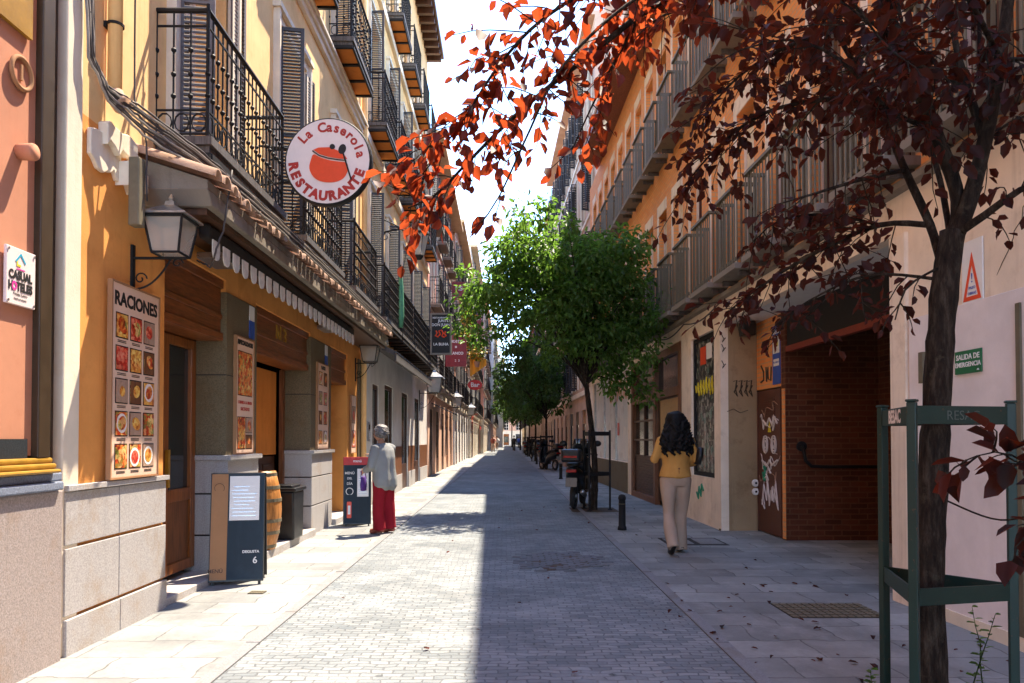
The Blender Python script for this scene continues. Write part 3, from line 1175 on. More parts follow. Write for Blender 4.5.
rows = []
for i in range(5):
    for j in range(3):
        a = -.295 + j * .205
        c = .07 + i * .238
        rows.append((a, a + .16, c, c + .168))
menu_board('tall RACIONES board with fifteen food pictures beside the first door', 5.60, 1.12, 2.53, .70, 'RACIONES', rows, .03, .135)
mb2 = menu_board('board with one large food picture on the pillar behind the barrel', 7.99, 1.25, 2.48, .52, 'ESPECIALIDADES', [(-.21, .21, .62, 1.08), (-.22, .0, .05, .38), (.03, .22, .22, .38), (.03, .22, .05, .19)], .016, .062)
m = MB()
m.text('CARNES A LA BRASA', .045, LT(.043, 0, .54), .001, .001).text('SALTEADOS', .05, LT(.043, 0, .47), .001, .001)
m.build('lettering', 'redink', mb2)
lay = []
for i in range(4):
    for j in range(2):
        a = -.26 + j * .30
        c = .08 + i * .30
        lay.append((a, a + .2, c, c + .19))
mb3 = menu_board('pale menu board of small dishes on the pillar behind the black bin', 11.42, 1.25, 2.55, .66, 'PLATOS', lay, .016, .07)
menu_board('small far poster on the orange wall above the red-topped board', 13.75, 1.15, 2.2, .42, '', [(-.15, .15, .55, .85), (-.15, .15, .1, .4)], .012)


def small_tile_sign(label, y, z, cols=('paper', 'blue')):
    r = root('street_number_tile', label, 'plaque', (LX, y, z), 0, 'little wall plaques')
    MB().box(.014, .024, -.075, .075, .0, .16).build('upper_plate', cols[0], r)
    MB().box(.014, .025, -.075, .075, -.2, -.005).build('lower_plate', cols[1], r)
    return r


small_tile_sign('narrow white and blue plaque on the pillar over the large food picture', 8.25, 2.72)
small_tile_sign('narrow white and blue plaque on the pillar beyond the brown N 3 header', 11.7, 2.72)

# round sign on its bracket
CS = root('round_sign', 'round white hanging sign with a red casserole and spoon', 'sign', at(329, 163, 8.06), R(-4))
rad = .475
MB().lathe([(rad, -.05), (rad + .012, -.03), (rad + .012, .03), (rad, .05)], (0, 0, 0), 48, Matrix.Rotation(PI / 2, 4, 'X')).build('rim', 'iron', CS)
MB().lathe([(rad - .012, .0505), (rad - .012, .054)], (0, 0, 0), 48, Matrix.Rotation(PI / 2, 4, 'X')).build('face', 'signwhite', CS)
FT = lambda x, z, rot=0, d=.056: basis((x, -d, z), (math.cos(rot), 0, math.sin(rot)), (-math.sin(rot), 0, math.cos(rot)))
lt = MB()
def arc_text(s, r, a0, a1, size, inward=False, bold=.004):
    n = len(s)
    for k, ch in enumerate(s):
        if ch == ' ':
            continue
        a = a0 + (a1 - a0) * k / (n - 1)
        x, z = r * math.sin(a), r * math.cos(a)
        lt.text(ch, size, FT(x, z, -a if not inward else PI - a), .002, bold)
arc_text('La Caserola', .370, R(-48), R(80), .145, bold=.0045)
arc_text('RESTAURANTE', .385, R(-97), R(-249), .14, True, bold=.0085)
lt.build('lettering', 'redink', CS)
pot = [(-.215, .02), (-.235, -.05), (-.215, -.12), (-.16, -.19), (-.06, -.225), (.06, -.225), (.15, -.19), (.195, -.12), (.20, -.04), (.185, -.01), (.09, .00), (-.02, .02), (-.12, .055), (-.19, .10)]
def smooth_poly(P_, it=3):
    for _ in range(it):
        Q_ = []
        for k in range(len(P_)):
            a, b = P_[k], P_[(k + 1) % len(P_)]
            Q_ += [(a[0] * .75 + b[0] * .25, a[1] * .75 + b[1] * .25), (a[0] * .25 + b[0] * .75, a[1] * .25 + b[1] * .75)]
        P_ = Q_
    return P_
pot = smooth_poly(pot, 2)
m = MB()
m.prism([(a + .03, b2 - .01) for a, b2 in reversed(pot)], .0, .006, Matrix.Translation((0, -.056, 0)) @ Matrix.Rotation(-PI / 2, 4, 'Z'))
m.build('pot', 'potred', CS)
lid = [(-.20, .12), (-.13, .15), (.0, .15), (.11, .10), (.17, .05), (.19, .015), (.09, .025), (-.02, .045), (-.12, .08), (-.185, .125)]
m = MB()
m.prism([(a + .03, b2) for a, b2 in reversed(lid)], .0, .006, Matrix.Translation((0, -.0562, 0)) @ Matrix.Rotation(-PI / 2, 4, 'Z'))
m.build('lid', 'potred', CS)
m = MB()
P0 = [(-.165, .115), (-.09, .062), (.01, .03), (.12, .01), (.21, .0)]
m.tube([(x, -.062, z) for x, z in P0], .006, 5)
m.lathe([(.03, 0), (.03, .008)], (.055, -.056, .155), 14, Matrix.Rotation(PI / 2, 4, 'X'))
m.lathe([(.045, 0), (.045, .008)], (.165, -.0565, .125), 16, Matrix.Rotation(R(20), 4, 'Y') @ Matrix.Rotation(PI / 2, 4, 'X'), sx=.9, sy=1.25)
m.tube([(.175, -.062, .08), (.225, -.062, -.08), (.265, -.062, -.21)], .010, 6)
m.build('spoon', 'ink', CS)
m = MB()
m.tube([(-.46, 0, .17), (-.80, 0.02, .22)], .014, 6).tube([(-.44, 0, -.2), (-.80, .02, -.22)], .014, 6)
m.tube([(-.62, 0, .195), (-.62, 0, -.21)], .008, 6)
m.build('bracket', 'iron', CS)

# ---- sandwich boards, barrel, bin
def sandwich(label, loc, rz, w, h, left, right, top=None):
    r = root('sandwich_board', label, 'sandwich board', loc, rz, 'menu boards standing on the pavement')
    lean = R(7)
    for s in (1, -1):
        M = Matrix.Translation((0, -.17 * s, .03)) @ Matrix.Rotation(-lean * s, 4, 'X')
        if s == -1:
            M = Matrix.Translation((0, .17, .03)) @ Matrix.Rotation(lean, 4, 'X')
        fr = MB()
        fr.box(-w / 2, w / 2, -.014, .014, 0, h, M)
        o = fr.build('board', 'black', r, bevel=.004)
        if s == 1:
            if left:
                MB().box(-w / 2 + .01, -.09, -.0175, -.0145, .02, h - .01, M).build('brown_panel', 'cork', o)
            MB().box(-.088 if left else -w / 2 + .02, w / 2 - .01, -.0172, -.0145, .02, h - .012, M).build('slate_panel', 'chalk', o)
            pp = MB()
            if left:
                pp.box(-.075, w / 2 - .05, -.0195, -.0176, h * .56, h - .03, M)
            else:
                pp.box(.0, w / 2 - .04, -.0195, -.0176, h * .42, h - .16, M)
            pp.build('paper_menu', 'paper', o)
            lt = MB()
            random.seed(4)
            x0, x1 = (-.06, w / 2 - .07) if left else (.015, w / 2 - .06)
            for k in range(9):
                z = (h * .60 if left else h * .46) + k * .035
                lt.box(x0 + random.random() * .03, x1 - random.random() * .09, -.0202, -.0196, z, z + .007, M)
            lt.build('menu_lines', 'chrome', o)
            sc = MB()
            if left:
                sc.text('DEGUSTA', .035, M @ basis((.13, -.0178, h * .27), (1, 0, 0), (0, 0, 1)), .001, .001)
                sc.text('6', .09, M @ basis((.17, -.0178, h * .19), (1, 0, 0), (0, 0, 1)), .001, .001)
                sc.build('chalk_writing', 'paper', o)
                s2 = MB()
                s2.text('MENÚ', .05, M @ basis((-.19, -.0185, h * .10), (1, 0, 0), (0, 0, 1)), .001, .001)
                s2.ring((M @ Vector((-.17, -.0185, h * .86))), (0, 1, 0), .045, .003, 20, 4)
                s2.build('print', 'wood_dark', o)
            else:
                for k, (tx, sz) in enumerate((('MENÚ', .055), ('DEL', .045), ('DÍA', .055))):
                    sc.text(tx, sz, M @ basis((-.12, -.0178, h * .78 - k * .085), (1, 0, 0), (0, 0, 1)), .001, .001)
                sc.ring(M @ Vector((-.12, -.0178, h * .50)), (0, 1, 0), .055, .008, 20, 4)
                sc.build('chalk_writing', 'paper', o)
                s3 = MB()
                s3.box(-.16, -.09, -.019, -.0176, .10, .36, M)
                s3.build('bottle_picture', 'potred', o)
                s4 = MB()
                s4.box(-.145, -.105, -.021, -.0192, .16, .30, M)
                s4.build('bottle_label', 'paper', o)
                t = MB()
                t.box(-w / 2 - .005, w / 2 + .005, -.022, .012, h - .10, h + .03, M)
                t = t.build('header', 'red', o, bevel=.006)
                MB().text('menú', .06, M @ basis((0, -.0225, h - .035), (1, 0, 0), (0, 0, 1)), .001, .001).build('header_lettering', 'paper', t)
    ft = MB()
    for x in (-w / 2 + .03, w / 2 - .05):
        for y in (-.17, .17):
            ft.box(x, x + .025, y - .014, y + .014, -.002, .04)
    ft.build('foot', 'black', r)
    return r


sandwich('half brown half slate sandwich board leaning by the barrel', (-2.61, 7.28, .004), R(12), .50, 1.04, True, True)
sandwich('slate sandwich board with a red header that the woman reads', (-2.40, 12.05, .004), R(10), .44, 1.05, False, True)

r = root('wooden_barrel', 'upright oak barrel with rusty hoops in the restaurant doorway', 'barrel', (-2.93, 8.80, .10))
prof = [(.20, 0), (.235, .15), (.262, .32), (.27, .46), (.262, .60), (.235, .77), (.20, .92), (.185, .92), (.185, .90), (0.01, .90)]
MB().lathe(prof, (0, 0, 0), 24).build('staves', 'barrel', r, True)
m = MB()
for z, rr in ((.04, .212), (.2, .247), (.34, .268), (.58, .268), (.73, .247), (.88, .212)):
    m.lathe([(rr - .01, z - .02), (rr + .002, z - .02), (rr + .002, z + .02), (rr - .01, z + .02)], (0, 0, 0), 24)
m.build('hoop', 'irongreen', r)
r = root('waste_bin', 'squat black plastic bin standing behind the barrel', 'bin', (-2.90, 9.75, .10))
m = MB()
m.prism([(-.21, 0), (.21, 0), (.25, .62), (-.25, .62)], -.19, .19)
m.build('body', 'black', r, bevel=.02)
m = MB()
m.box(-.21, .22, -.27, .27, .621, .67).box(-.15, .16, -.2, .2, .671, .70)
m.build('lid', 'black', r, bevel=.02)

# ---- pale building with white ground floor (y 14.6..27)
B2 = root('pale_building', 'yellow and white building with long iron balconies past the restaurant', 'building', (LX, 0, 0))
Y0, Y1 = 14.6, 27.0
ops = [(15.9, 16.7, 0, 2.6), (17.5, 18.8, 0, 2.7), (20.4, 21.7, 0, 2.7), (23.3, 24.6, 0, 2.7)]
wall(MB(), Y0, Y1, 0, 3.5, ops, 0, .35).build('ground_floor_wall', 'whitewall', B2)
bays = (15.9, 18.3, 20.7, 23.1, 25.5)
wh = [(y - .6, y + .6, z, z + h) for y in bays for z, h in ((3.88, 2.7), (7.9, 2.5), (11.6, 2.2))]
wall(MB(), Y0, Y1, 3.5, 15.4, wh, 0, .4).build('upper_wall', 'yellow', B2)
MB().box(-8, -.42, Y0, Y1, 0, 15.4).build('rear_block', 'cream', B2)
m = MB()
m.box(-.05, .02, 14.62, 15.85, 0, .5).box(-.05, .02, 16.75, 17.45, 0, .5).box(-.05, .03, 18.85, 20.35, 0, .45).box(-.05, .03, 21.75, 23.25, 0, .45).box(-.05, .03, 24.65, 26.9, 0, .45)
m.build('stone_base', 'granite', B2)
m = MB()
m.box(-.05, .012, 18.85, 20.35, .45, 1.2).box(-.05, .012, 21.75, 23.25, .45, 1.2).box(-.05, .012, 24.65, 26.9, .45, 1.2)
m.build('wood_dado', 'wood', B2)
for (a, bb, z0, z1) in ops:
    m = MB()
    m.box(-.14, -.03, a, a + .09, 0, z1).box(-.14, -.03, bb - .09, bb, 0, z1).box(-.14, -.031, a + .09, bb - .09, z1 - .1, z1).box(-.14, -.032, a + .09, bb - .09, 0, .7)
    o = m.build('door', 'wood_dark', B2)
    MB().quad((-.06, a, .6), (-.06, bb, .6), (-.06, bb, z1), (-.06, a, z1)).build('pane', 'glass', o)
for y in bays:
    french_window(B2, y, 3.9, 2.65, (85, 90), both=False)
    french_window(B2, y, 7.92, 2.45, (95, 95), both=False)
    french_window(B2, y, 11.62, 2.15, None)
for yc, L in ((15.95, 2.2), (18.35, 2.15), (21.2, 3.0), (24.7, 3.4)):
    add_balcony(B2, yc, 3.86, L, .42, False)
for yc in bays:
    add_balcony(B2, yc, 7.9, 1.65, .38, True)
    add_balcony(B2, yc, 11.6, 1.55, .38, True)
m = MB()
m.box(-.3, .6, Y0, Y1 + .02, 15.4, 15.56)
for k in range(25):
    m.box(-.1, .52, Y0 + .1 + k * .5, Y0 + .24 + k * .5, 15.2, 15.399)
m.build('eaves', 'wood_dark', B2)
m = MB()
m.box(-.1, .10, Y0, Y1, 7.45, 7.62).box(-.1, .09, Y0, Y1, 11.2, 11.4).box(-.1, .08, Y0, Y1, 3.4, 3.52)
m.build('string_course', 'cream', B2, bevel=.01)
m = MB()
M = Matrix.Translation((0, 0, 3.42)) @ Matrix.Rotation(R(24), 4, 'Y')
m.box(0, .62, 15.3, 22.8, -.03, .03, M)
k = 15.3
while k < 22.8:
    m.box(.0, .66, k, k + .06, .031, .06, M)
    k += .25
m.box(.56, .60, 15.3, 22.8, 3.02, 3.16)
m.build('slatted_canopy', 'slate_awning', B2)
P = root('drainpipe', 'pale vertical drainpipe where the orange wall meets the granite pillar', 'drainpipe', (LX, 14.5, 0))
MB().tube([(.08, 0, .3), (.08, 0, 15)], .055, 10).build('pipe', 'yellow', P, True)
P = root('intercom_panel', 'small grey intercom panel on the brown granite pillar', 'intercom', (LX, 15.4, 1.55))
MB().box(.0, .03, -.10, .10, -.2, .2).build('plate', 'chrome', P, bevel=.005)
MB().box(.0301, .035, -.06, .06, .05, .15).build('grille', 'ink', P)
m = MB()
for k in range(4):
    m.box(.0301, .04, -.03, .03, -.15 + k * .045, -.12 + k * .045)
m.build('button', 'paper', P)

P = root('street_lamp', 'large white glass street lantern on a scrolled bracket over the balconies', 'lamp', (LX, 16.0, 5.85))
m = MB()
m.box(0, .03, -.04, .04, -.5, .6)
m.tube([(.02, 0, -.25), (.25, 0, .05), (.55, 0, .12), (.85, 0, 0), (.95, 0, -.25)], .022, 6)
m.tube([(.02, 0, .4), (.3, 0, .28), (.6, 0, .14)], .014, 6)
m.tube([(.25 + .12 * math.cos(t) * (1 - t / 10), 0, -.05 + .12 * math.sin(t) * (1 - t / 10)) for t in np.linspace(0, 7, 20)], .010, 5)
m.build('bracket', 'iron', P)
m = MB().lathe([(.10, -.42), (.13, -.40), (.22, .02), (.2, .05)], (.97, 0, -.05), 6)
m.build('glazing', 'lampglass', P)
m = MB().lathe([(.25, .04), (.24, .08), (.08, .24), (.06, .32), (.01, .38)], (.97, 0, -.05), 6)
m.lathe([(.06, -.5), (.11, -.44), (.11, -.41)], (.97, 0, -.05), 6)
for k in range(6):
    t = 2 * PI * k / 6
    m.tube([(.97 + .135 * math.cos(t), .135 * math.sin(t), -.45), (.97 + .225 * math.cos(t), .225 * math.sin(t), -.02)], .009, 4)
m.build('cage', 'iron', P)

P = root('folded_parasol', 'folded faded green parasol tied to the balcony railing', 'parasol', (LX + .40, 16.9, 3.95))
m = MB().lathe([(.05, .0), (.08, .25), (.075, .55), (.06, .95), (.03, 1.25), (.01, 1.35)], (.06, 0, 0), 9)
m.build('canopy', 'greencloth', P, True)
MB().tube([(.06, 0, -.1), (.06, 0, 1.45)], .014, 6).build('pole', 'iron', P)

# ---- the far facades on both sides
def far_building(name, label, side, c, y0, y1, H, mat, gmat, floors, bay=2.4, eave=.55, emat='soffitpale', shop=2.9, seed=1, tilt=0, bal=True, rot=0):
    rz = rot if side > 0 else PI + rot
    b = root(name, label, 'building', (c, (y0 + y1) / 2, 0), rz)
    L = (y1 - y0)
    a0, a1 = -L / 2, L / 2
    rng = random.Random(seed)
    n = max(1, int(L / bay))
    ys = [a0 + L * (k + .5) / n for k in range(n)]
    g_ = [(y - .62, y + .62, 0, shop - .35) for y in ys]
    wall(MB(), a0, a1, 0, shop + .4, g_, 0, .3).build('ground_floor_wall', gmat, b)
    fh = (H - shop - .6) / floors
    hs = []
    for k in range(floors):
        z = shop + .55 + k * fh
        for y in ys:
            hs.append((y - .5, y + .5, z, z + fh * .70))
    wall(MB(), a0, a1, shop + .4, H, hs, 0, .3).build('upper_wall', mat, b)
    MB().box(-8, -.32, a0, a1, 0, H).build('rear_block', mat, b)
    for y in ys:
        m = MB()
        m.box(-.2, -.03, y - .61, y - .5, 0, shop - .36).box(-.2, -.03, y + .5, y + .61, 0, shop - .36).box(-.2, -.031, y - .5, y + .5, shop - .9, shop - .36).box(-.2, -.032, y - .5, y + .5, 0, .6)
        o = m.build('door', rng.choice(['wood_dark', 'wood', 'wood_orange', 'shutter']), b)
        MB().quad((-.06, y - .5, .5), (-.06, y + .5, .5), (-.06, y + .5, shop - .8), (-.06, y - .5, shop - .8)).build('pane', 'glass', o)
    wm, pm = french_parts(1.0, fh * .70)
    wm, pm = wm.mesh('w', 'white'), pm.mesh('p', 'glass')
    sm = surround_mesh(1.0, fh * .70, .12, .04).mesh('s', 'cream')
    lm = louvre(.28, fh * .68, .03, .045, .07).mesh('l', 'shutter')
    if bal:
        s, rl = iron_balcony(1.5, .38, 1.0, .16)
        ss, rr = s.mesh('b', 'concrete'), rl.mesh('r', 'iron')
    for (ya, yb, z0, z1) in hs:
        y = (ya + yb) / 2
        wd = inst(wm, 'window', b, (-.27, y, z0))
        inst(pm, 'pane', wd, (0, 0, 0))
        inst(sm, 'surround', wd, (.274, 0, 0))
        if rng.random() < .7:
            o = inst(lm, 'shutter', wd, (.30, -.5, .02)); o.rotation_euler = (0, 0, R(-rng.uniform(70, 110)))
            o = inst(lm, 'shutter', wd, (.30, .5, .02)); o.rotation_euler = (0, 0, R(180 + rng.uniform(70, 110)))
        if bal:
            bo = inst(ss, 'balcony', b, (0, y, z0 - .02))
            inst(rr, 'railing', bo, (0, 0, 0))
    m = MB()
    m.box(-.4, eave, a0, a1, H + .001, H + .16)
    m.prism([(0, 0), (0, .01), (.01, .01)], 0, .01)
    m.build('eaves', emat, b)
    m = MB()
    m.box(-8, -.4, a0, a1, H + .001, H + .5)
    m.build('roof', 'terracotta', b)
    m = MB()
    m.box(-.05, .07, a0, a1, shop + .22, shop + .40)
    for k in range(1, floors):
        m.box(-.05, .05, a0, a1, shop + .3 + k * fh, shop + .42 + k * fh)
    m.build('string_course', 'cream', b)
    return b


far_building('pink_building', 'pink building with pale broad eaves beyond the black framed sign', 1, -2.82, 27.0, 40, 12.6, 'pinkwall', 'salmon', 3, 2.2, .55, seed=2)
far_building('salmon_building', 'salmon building behind the vertical red sign', 1, -2.72, 40, 54, 13.2, 'salmon', 'whitewall', 3, 2.4, .5, seed=3)
far_building('cream_building', 'tall cream building halfway down the sunny side', 1, -2.5, 54, 72, 15.5, 'cream', 'cream', 4, 2.5, .5, seed=4)
far_building('rose_building', 'rose coloured building near the end of the sunny side', 1, -2.1, 72, 92, 15.0, 'pinkwall', 'cream', 4, 2.6, .5, seed=5)
far_building('pale_end_building', 'pale last building closing the sunny side of the street', 1, -1.5, 92, 125, 15.5, 'whitewall', 'salmon', 4, 2.8, .4, seed=6)
far_building('end_building', 'distant cream block across the end of the street', 1, -.4, 125, 165, 15.0, 'cream', 'cream', 4, 3, .4, seed=9, bal=False)

far_building('closing_building', 'pale pink block that closes the end of the street', 1, 4.5, 158, 186, 12.5, 'salmon', 'cream', 3, 2.6, .4, seed=21, bal=False, rot=-PI / 2)

# hanging signs
def hung_sign(name, label, cx, cy, d, w, h, face, frame, rz=0, t=.08):
    p = at(cx, cy, d)
    r = root(name, label, 'sign', p, rz, 'signs hanging over the sunny pavement')
    MB().box(-w / 2, w / 2, -t / 2, t / 2, -h / 2, h / 2).build('face', face, r)
    fr = MB()
    e = .06
    fr.box(-w / 2 - e, -w / 2, -t / 2 - .02, t / 2 + .02, -h / 2 - e, h / 2 + e).box(w / 2, w / 2 + e, -t / 2 - .02, t / 2 + .02, -h / 2 - e, h / 2 + e)
    fr.box(-w / 2, w / 2, -t / 2 - .019, t / 2 + .019, h / 2, h / 2 + e).box(-w / 2, w / 2, -t / 2 - .019, t / 2 + .019, -h / 2 - e, -h / 2)
    fr.build('frame', frame, r)
    wx = LX + .02 - p.x
    m = MB()
    for z in (h * .35, -h * .35):
        m.tube([(-w / 2 - e, 0, z), (wx, 0, z)], .02, 6)
    m.build('bracket', 'iron', r)
    return r


S = hung_sign('hanging_sign', 'black vertical sign with a red emblem in a pale frame', 441, 334, 24, .58, 1.24, 'ink', 'concrete')
m = MB()
q = lambda x, z: basis((x, -.042, z), (1, 0, 0), (0, 0, 1))
m.text('RESTAURANTE', .075, q(-.02, .52), .002, .001).text('JUNTO', .12, q(.1, .42), .002, .002).text('DON JUAN', .12, q(0, .29), .002, .002).text('LA BUHA', .12, q(0, -.34), .002, .003)
m.build('lettering', 'paper', S)
m = MB()
m.tube([(-.16, -.048, .10), (-.12, -.048, .02), (-.18, -.048, -.06), (-.1, -.048, -.10), (-.02, -.048, -.02), (-.06, -.048, .09), (.02, -.048, .12), (.08, -.048, .02), (.03, -.048, -.08), (.1, -.048, -.11), (.17, -.048, -.06), (.12, -.048, .0), (.15, -.048, .08)], .026, 5)
m.build('emblem', 'potred', S)
S = hung_sign('hanging_sign', 'dark red two line guesthouse sign below the vertical red sign', 456, 351, 30, .72, 1.15, 'darkred', 'darkred')
m = MB()
m.text('HOSTAL', .15, q(0.04, .38), .002, .006).text('BLANCO', .15, q(0, -.1), .002, .006).box(-.04, .04, -.052, -.042, .12, .2).text('2  3', .13, q(.05, -.4), .002, .002)
m.build('lettering', 'paper', S)
S = hung_sign('hanging_sign', 'tall dark red vertical hotel sign with white letters', 475, 331, 40, .55, 1.6, 'darkred', 'darkred')
m = MB()
m.text('HOTEL', .15, q(0, .65), .002, .006)
for k, ch in enumerate('LIBO'):
    m.text(ch, .26, q(0.02, .36 - k * .31), .002, .008)
m.build('lettering', 'paper', S)
S = hung_sign('hanging_sign', 'small square red sign high on the pink building', 459, 291, 34, .5, .7, 'darkred', 'darkred')
MB().text('HS', .28, q(0, .1), .002, .005).build('lettering', 'paper', S)
p = at(475, 385, 42)
S = root('oval_sign', 'red oval shop sign low over the sunny pavement', 'sign', p)
MB().lathe([(.42, -.04), (.42, .04)], (0, 0, 0), 24, Matrix.Rotation(PI / 2, 4, 'X'), sx=1, sy=.7).build('face', 'red', S)
MB().text('Bar', .35, basis((0, -.05, 0), (1, 0, 0), (0, 0, 1)), .004, .008).build('lettering', 'paper', S)
MB().tube([(-.4, 0, .1), (-2.85 - p.x, 0, .1)], .02, 6).build('bracket', 'iron', S)
p = at(478, 364, 46)
S = root('canvas_banner', 'rumpled orange canvas banner sticking out over the pavement', 'banner', p)
m = MB()
for k in range(6):
    m.quad((-.5 + k * .17, .12 * (k % 2), .6 - k * .05), (-.33 + k * .17, .12 * ((k + 1) % 2), .55 - k * .05), (-.33 + k * .17, .12 * ((k + 1) % 2) - .1, -.7 + k * .12), (-.5 + k * .17, .12 * (k % 2) - .1, -.8 + k * .12))
o = m.build('cloth', 'flag', S)
o.modifiers.new('thickness', 'SOLIDIFY').thickness = .02
MB().tube([(-2.8 - p.x, 0, .5), (.5, 0, .65)], .02, 6).build('pole', 'iron', S)

# creepers and awnings on the far left fronts
def foliage_cloud(name, label, cat, c, rx, ry, rz_, n, size, mat, seed, group=None):
    rng = np.random.default_rng(seed)
    d = rng.normal(size=(n, 3)); d /= np.linalg.norm(d, axis=1)[:, None]
    p = d * (rng.random((n, 1)) ** .4) * np.array([rx, ry, rz_])
    o = leaf_mesh(name, p, rng.normal(size=(n, 3)), rng.normal(size=(n, 3)), np.full(n, size) * rng.uniform(.6, 1.2, n), mat)
    o.location = c
    tag(o, label, cat, group)
    return o


def leaf_mesh(name, pos, dirs, nrm, size, mat, parent=None, wid=.42, matidx=None):
    pos, dirs, nrm = np.asarray(pos, float), np.asarray(dirs, float), np.asarray(nrm, float)
    n = len(pos)
    size = np.broadcast_to(np.asarray(size, float), (n,))
    d = dirs / (np.linalg.norm(dirs, axis=1)[:, None] + 1e-9)
    s = np.cross(d, nrm); s /= (np.linalg.norm(s, axis=1)[:, None] + 1e-9)
    u = np.cross(s, d)
    L = size[:, None]
    w = L * wid * .5
    fold = .28
    V = np.empty((n, 6, 3))
    V[:, 0] = pos
    V[:, 1] = pos + d * L * .32 + s * w * .95 + u * w * fold
    V[:, 2] = pos + d * L * .70 + s * w * .72 + u * w * fold * .6 - u * L * .05
    cu = ((np.arange(n) * 0.6180339) % 1)[:, None]
    V[:, 3] = pos + d * L * (.97 - .12 * cu) - u * L * (.06 + .34 * cu)
    V[:, 4] = pos + d * L * .70 - s * w * .72 + u * w * fold * .6 - u * L * .05
    V[:, 5] = pos + d * L * .32 - s * w * .95 + u * w * fold
    base = (np.arange(n) * 6)[:, None]
    F1 = base + np.array([0, 3, 2, 1])[None]
    F2 = base + np.array([0, 5, 4, 3])[None]
    Fa = np.concatenate([F1, F2], 1).reshape(-1, 4)
    m = bpy.data.meshes.new(name)
    m.vertices.add(n * 6)
    m.vertices.foreach_set('co', V.reshape(-1))
    m.loops.add(len(Fa) * 4)
    m.loops.foreach_set('vertex_index', Fa.reshape(-1).astype(np.int32))
    m.polygons.add(len(Fa))
    m.polygons.foreach_set('loop_start', np.arange(len(Fa), dtype=np.int32) * 4)
    m.polygons.foreach_set('loop_total', np.full(len(Fa), 4, dtype=np.int32))
    m.materials.append(MAT[mat])
    m.update(calc_edges=True)
    o = bpy.data.objects.new(name, m)
    COL.objects.link(o)
    if parent is not None:
        o.parent = parent
    return o


for k, (px, py, d, s, lb) in enumerate(((468, 318, 37, .42, 'flowering balcony plant behind the vertical red sign'), (463, 340, 33, .45, 'small yellow flowering plant between the red signs'), (477, 352, 46, .6, 'bushy balcony plant above the orange banner'))):
    p = at(px, py, d)
    r = root('balcony_plant', lb, 'plant', p, 0, 'plants on the far balconies')
    rng = np.random.default_rng(k)
    n = 260
    dd = rng.normal(size=(n, 3)); dd /= np.linalg.norm(dd, axis=1)[:, None]
    leaf_mesh('foliage', dd * rng.random((n, 1)) ** .5 * np.array([s, s, s * 1.2]), rng.normal(size=(n, 3)), rng.normal(size=(n, 3)), .22, 'flower', r, .6)
    MB().lathe([(.14, -s - .35), (.2, -s)], (0, 0, 0), 10).build('pot', 'terracotta', r)

for k, (x, y, lb, mt) in enumerate(((-2.3, 29.5, 'dark scalloped shop canopy under the black framed sign', 'slate_awning'), (-2.2, 57, 'red shop canopy far down the sunny side', 'red'), (-1.9, 70, 'white shop canopy at the far end of the sunny side', 'valance'))):
    r = root('shop_awning', lb, 'awning', (x - .5, y, 2.75), 0, 'far shop canopies')
    m = MB()
    M = Matrix.Rotation(R(25), 4, 'Y')
    m.box(0, .9, -1.4, 1.4, 0, .04, M)
    m.build('canopy', mt, r)
    m = MB()
    for q_ in range(10):
        m.box(.80, .82, -1.4 + q_ * .28, -1.14 + q_ * .28, -.62, -.37)
    m.build('valance', mt, r)
for k, (y, lb) in enumerate(((24.6, 'wall lantern on the white building under the black sign'), (36, 'wall lantern on the pink building beyond the guesthouse sign'), (48, 'wall lantern on the salmon building far along the pavement'))):
    lantern('wall_lantern', lb, (LX + (.0 if k < 2 else .15), y, 3.0), 0, .5, 1.6)

# ================================================================== RIGHT SIDE (local frame turned to face the street)
RR = root('brick_building', 'long orange brick building with cream ground floor and grey railed balconies', 'building', (3.4, 6.0, 0), PI + RIGHT_ROT)
ry = lambda y: 6.0 - y
def rbox(m, u0, u1, ya, yb, z0, z1):
    return m.box(u0, u1, ry(yb), ry(ya), z0, z1)
def RW(u, y, z):
    p = Matrix.Translation((3.4, 6, 0)) @ Matrix.Rotation(PI + RIGHT_ROT, 4, 'Z') @ Vector((u, ry(y), z))
    return p
YB = 26.0
rec = (6.45, 11.30, 0, 3.17)
rh = lambda a, b_, c, d_: (ry(b_), ry(a), c, d_)
holes = [rh(*rec), rh(11.62, 12.95, .78, 3.13), rh(13.6, 18.45, 0, 3.22), rh(18.95, 25.2, .80, 3.25)]
# ground floor cream wall: thin reveals, recess done apart
wall(MB(), ry(YB), ry(-8), 0, 3.52, holes, 0, .12).build('wall', 'creamclean', RR)
bay0, pitch, nb = 1.6, 1.22, 20
ups = []
for k in range(nb):
    yc = bay0 + k * pitch
    for z0, z1 in ((3.72, 6.0), (7.05, 9.25)):
        ups.append(rh(yc - .34, yc + .34, z0, z1))
wall(MB(), ry(YB), ry(-8), 3.52, 10.2, ups, 0, .22).build('brick_wall', 'brick', RR)
m = MB()
rbox(m, -8, -1.9, -8, YB, 0, 3.5)
rbox(m, -8, -.40, -8, YB, 3.521, 10.2)
rbox(m, -1.9, -.56, 11.3, YB, 0, 3.5)
rbox(m, -1.9, -.13, -8, 6.45, 0, 3.5)
m.build('rear_block', 'dark', RR)
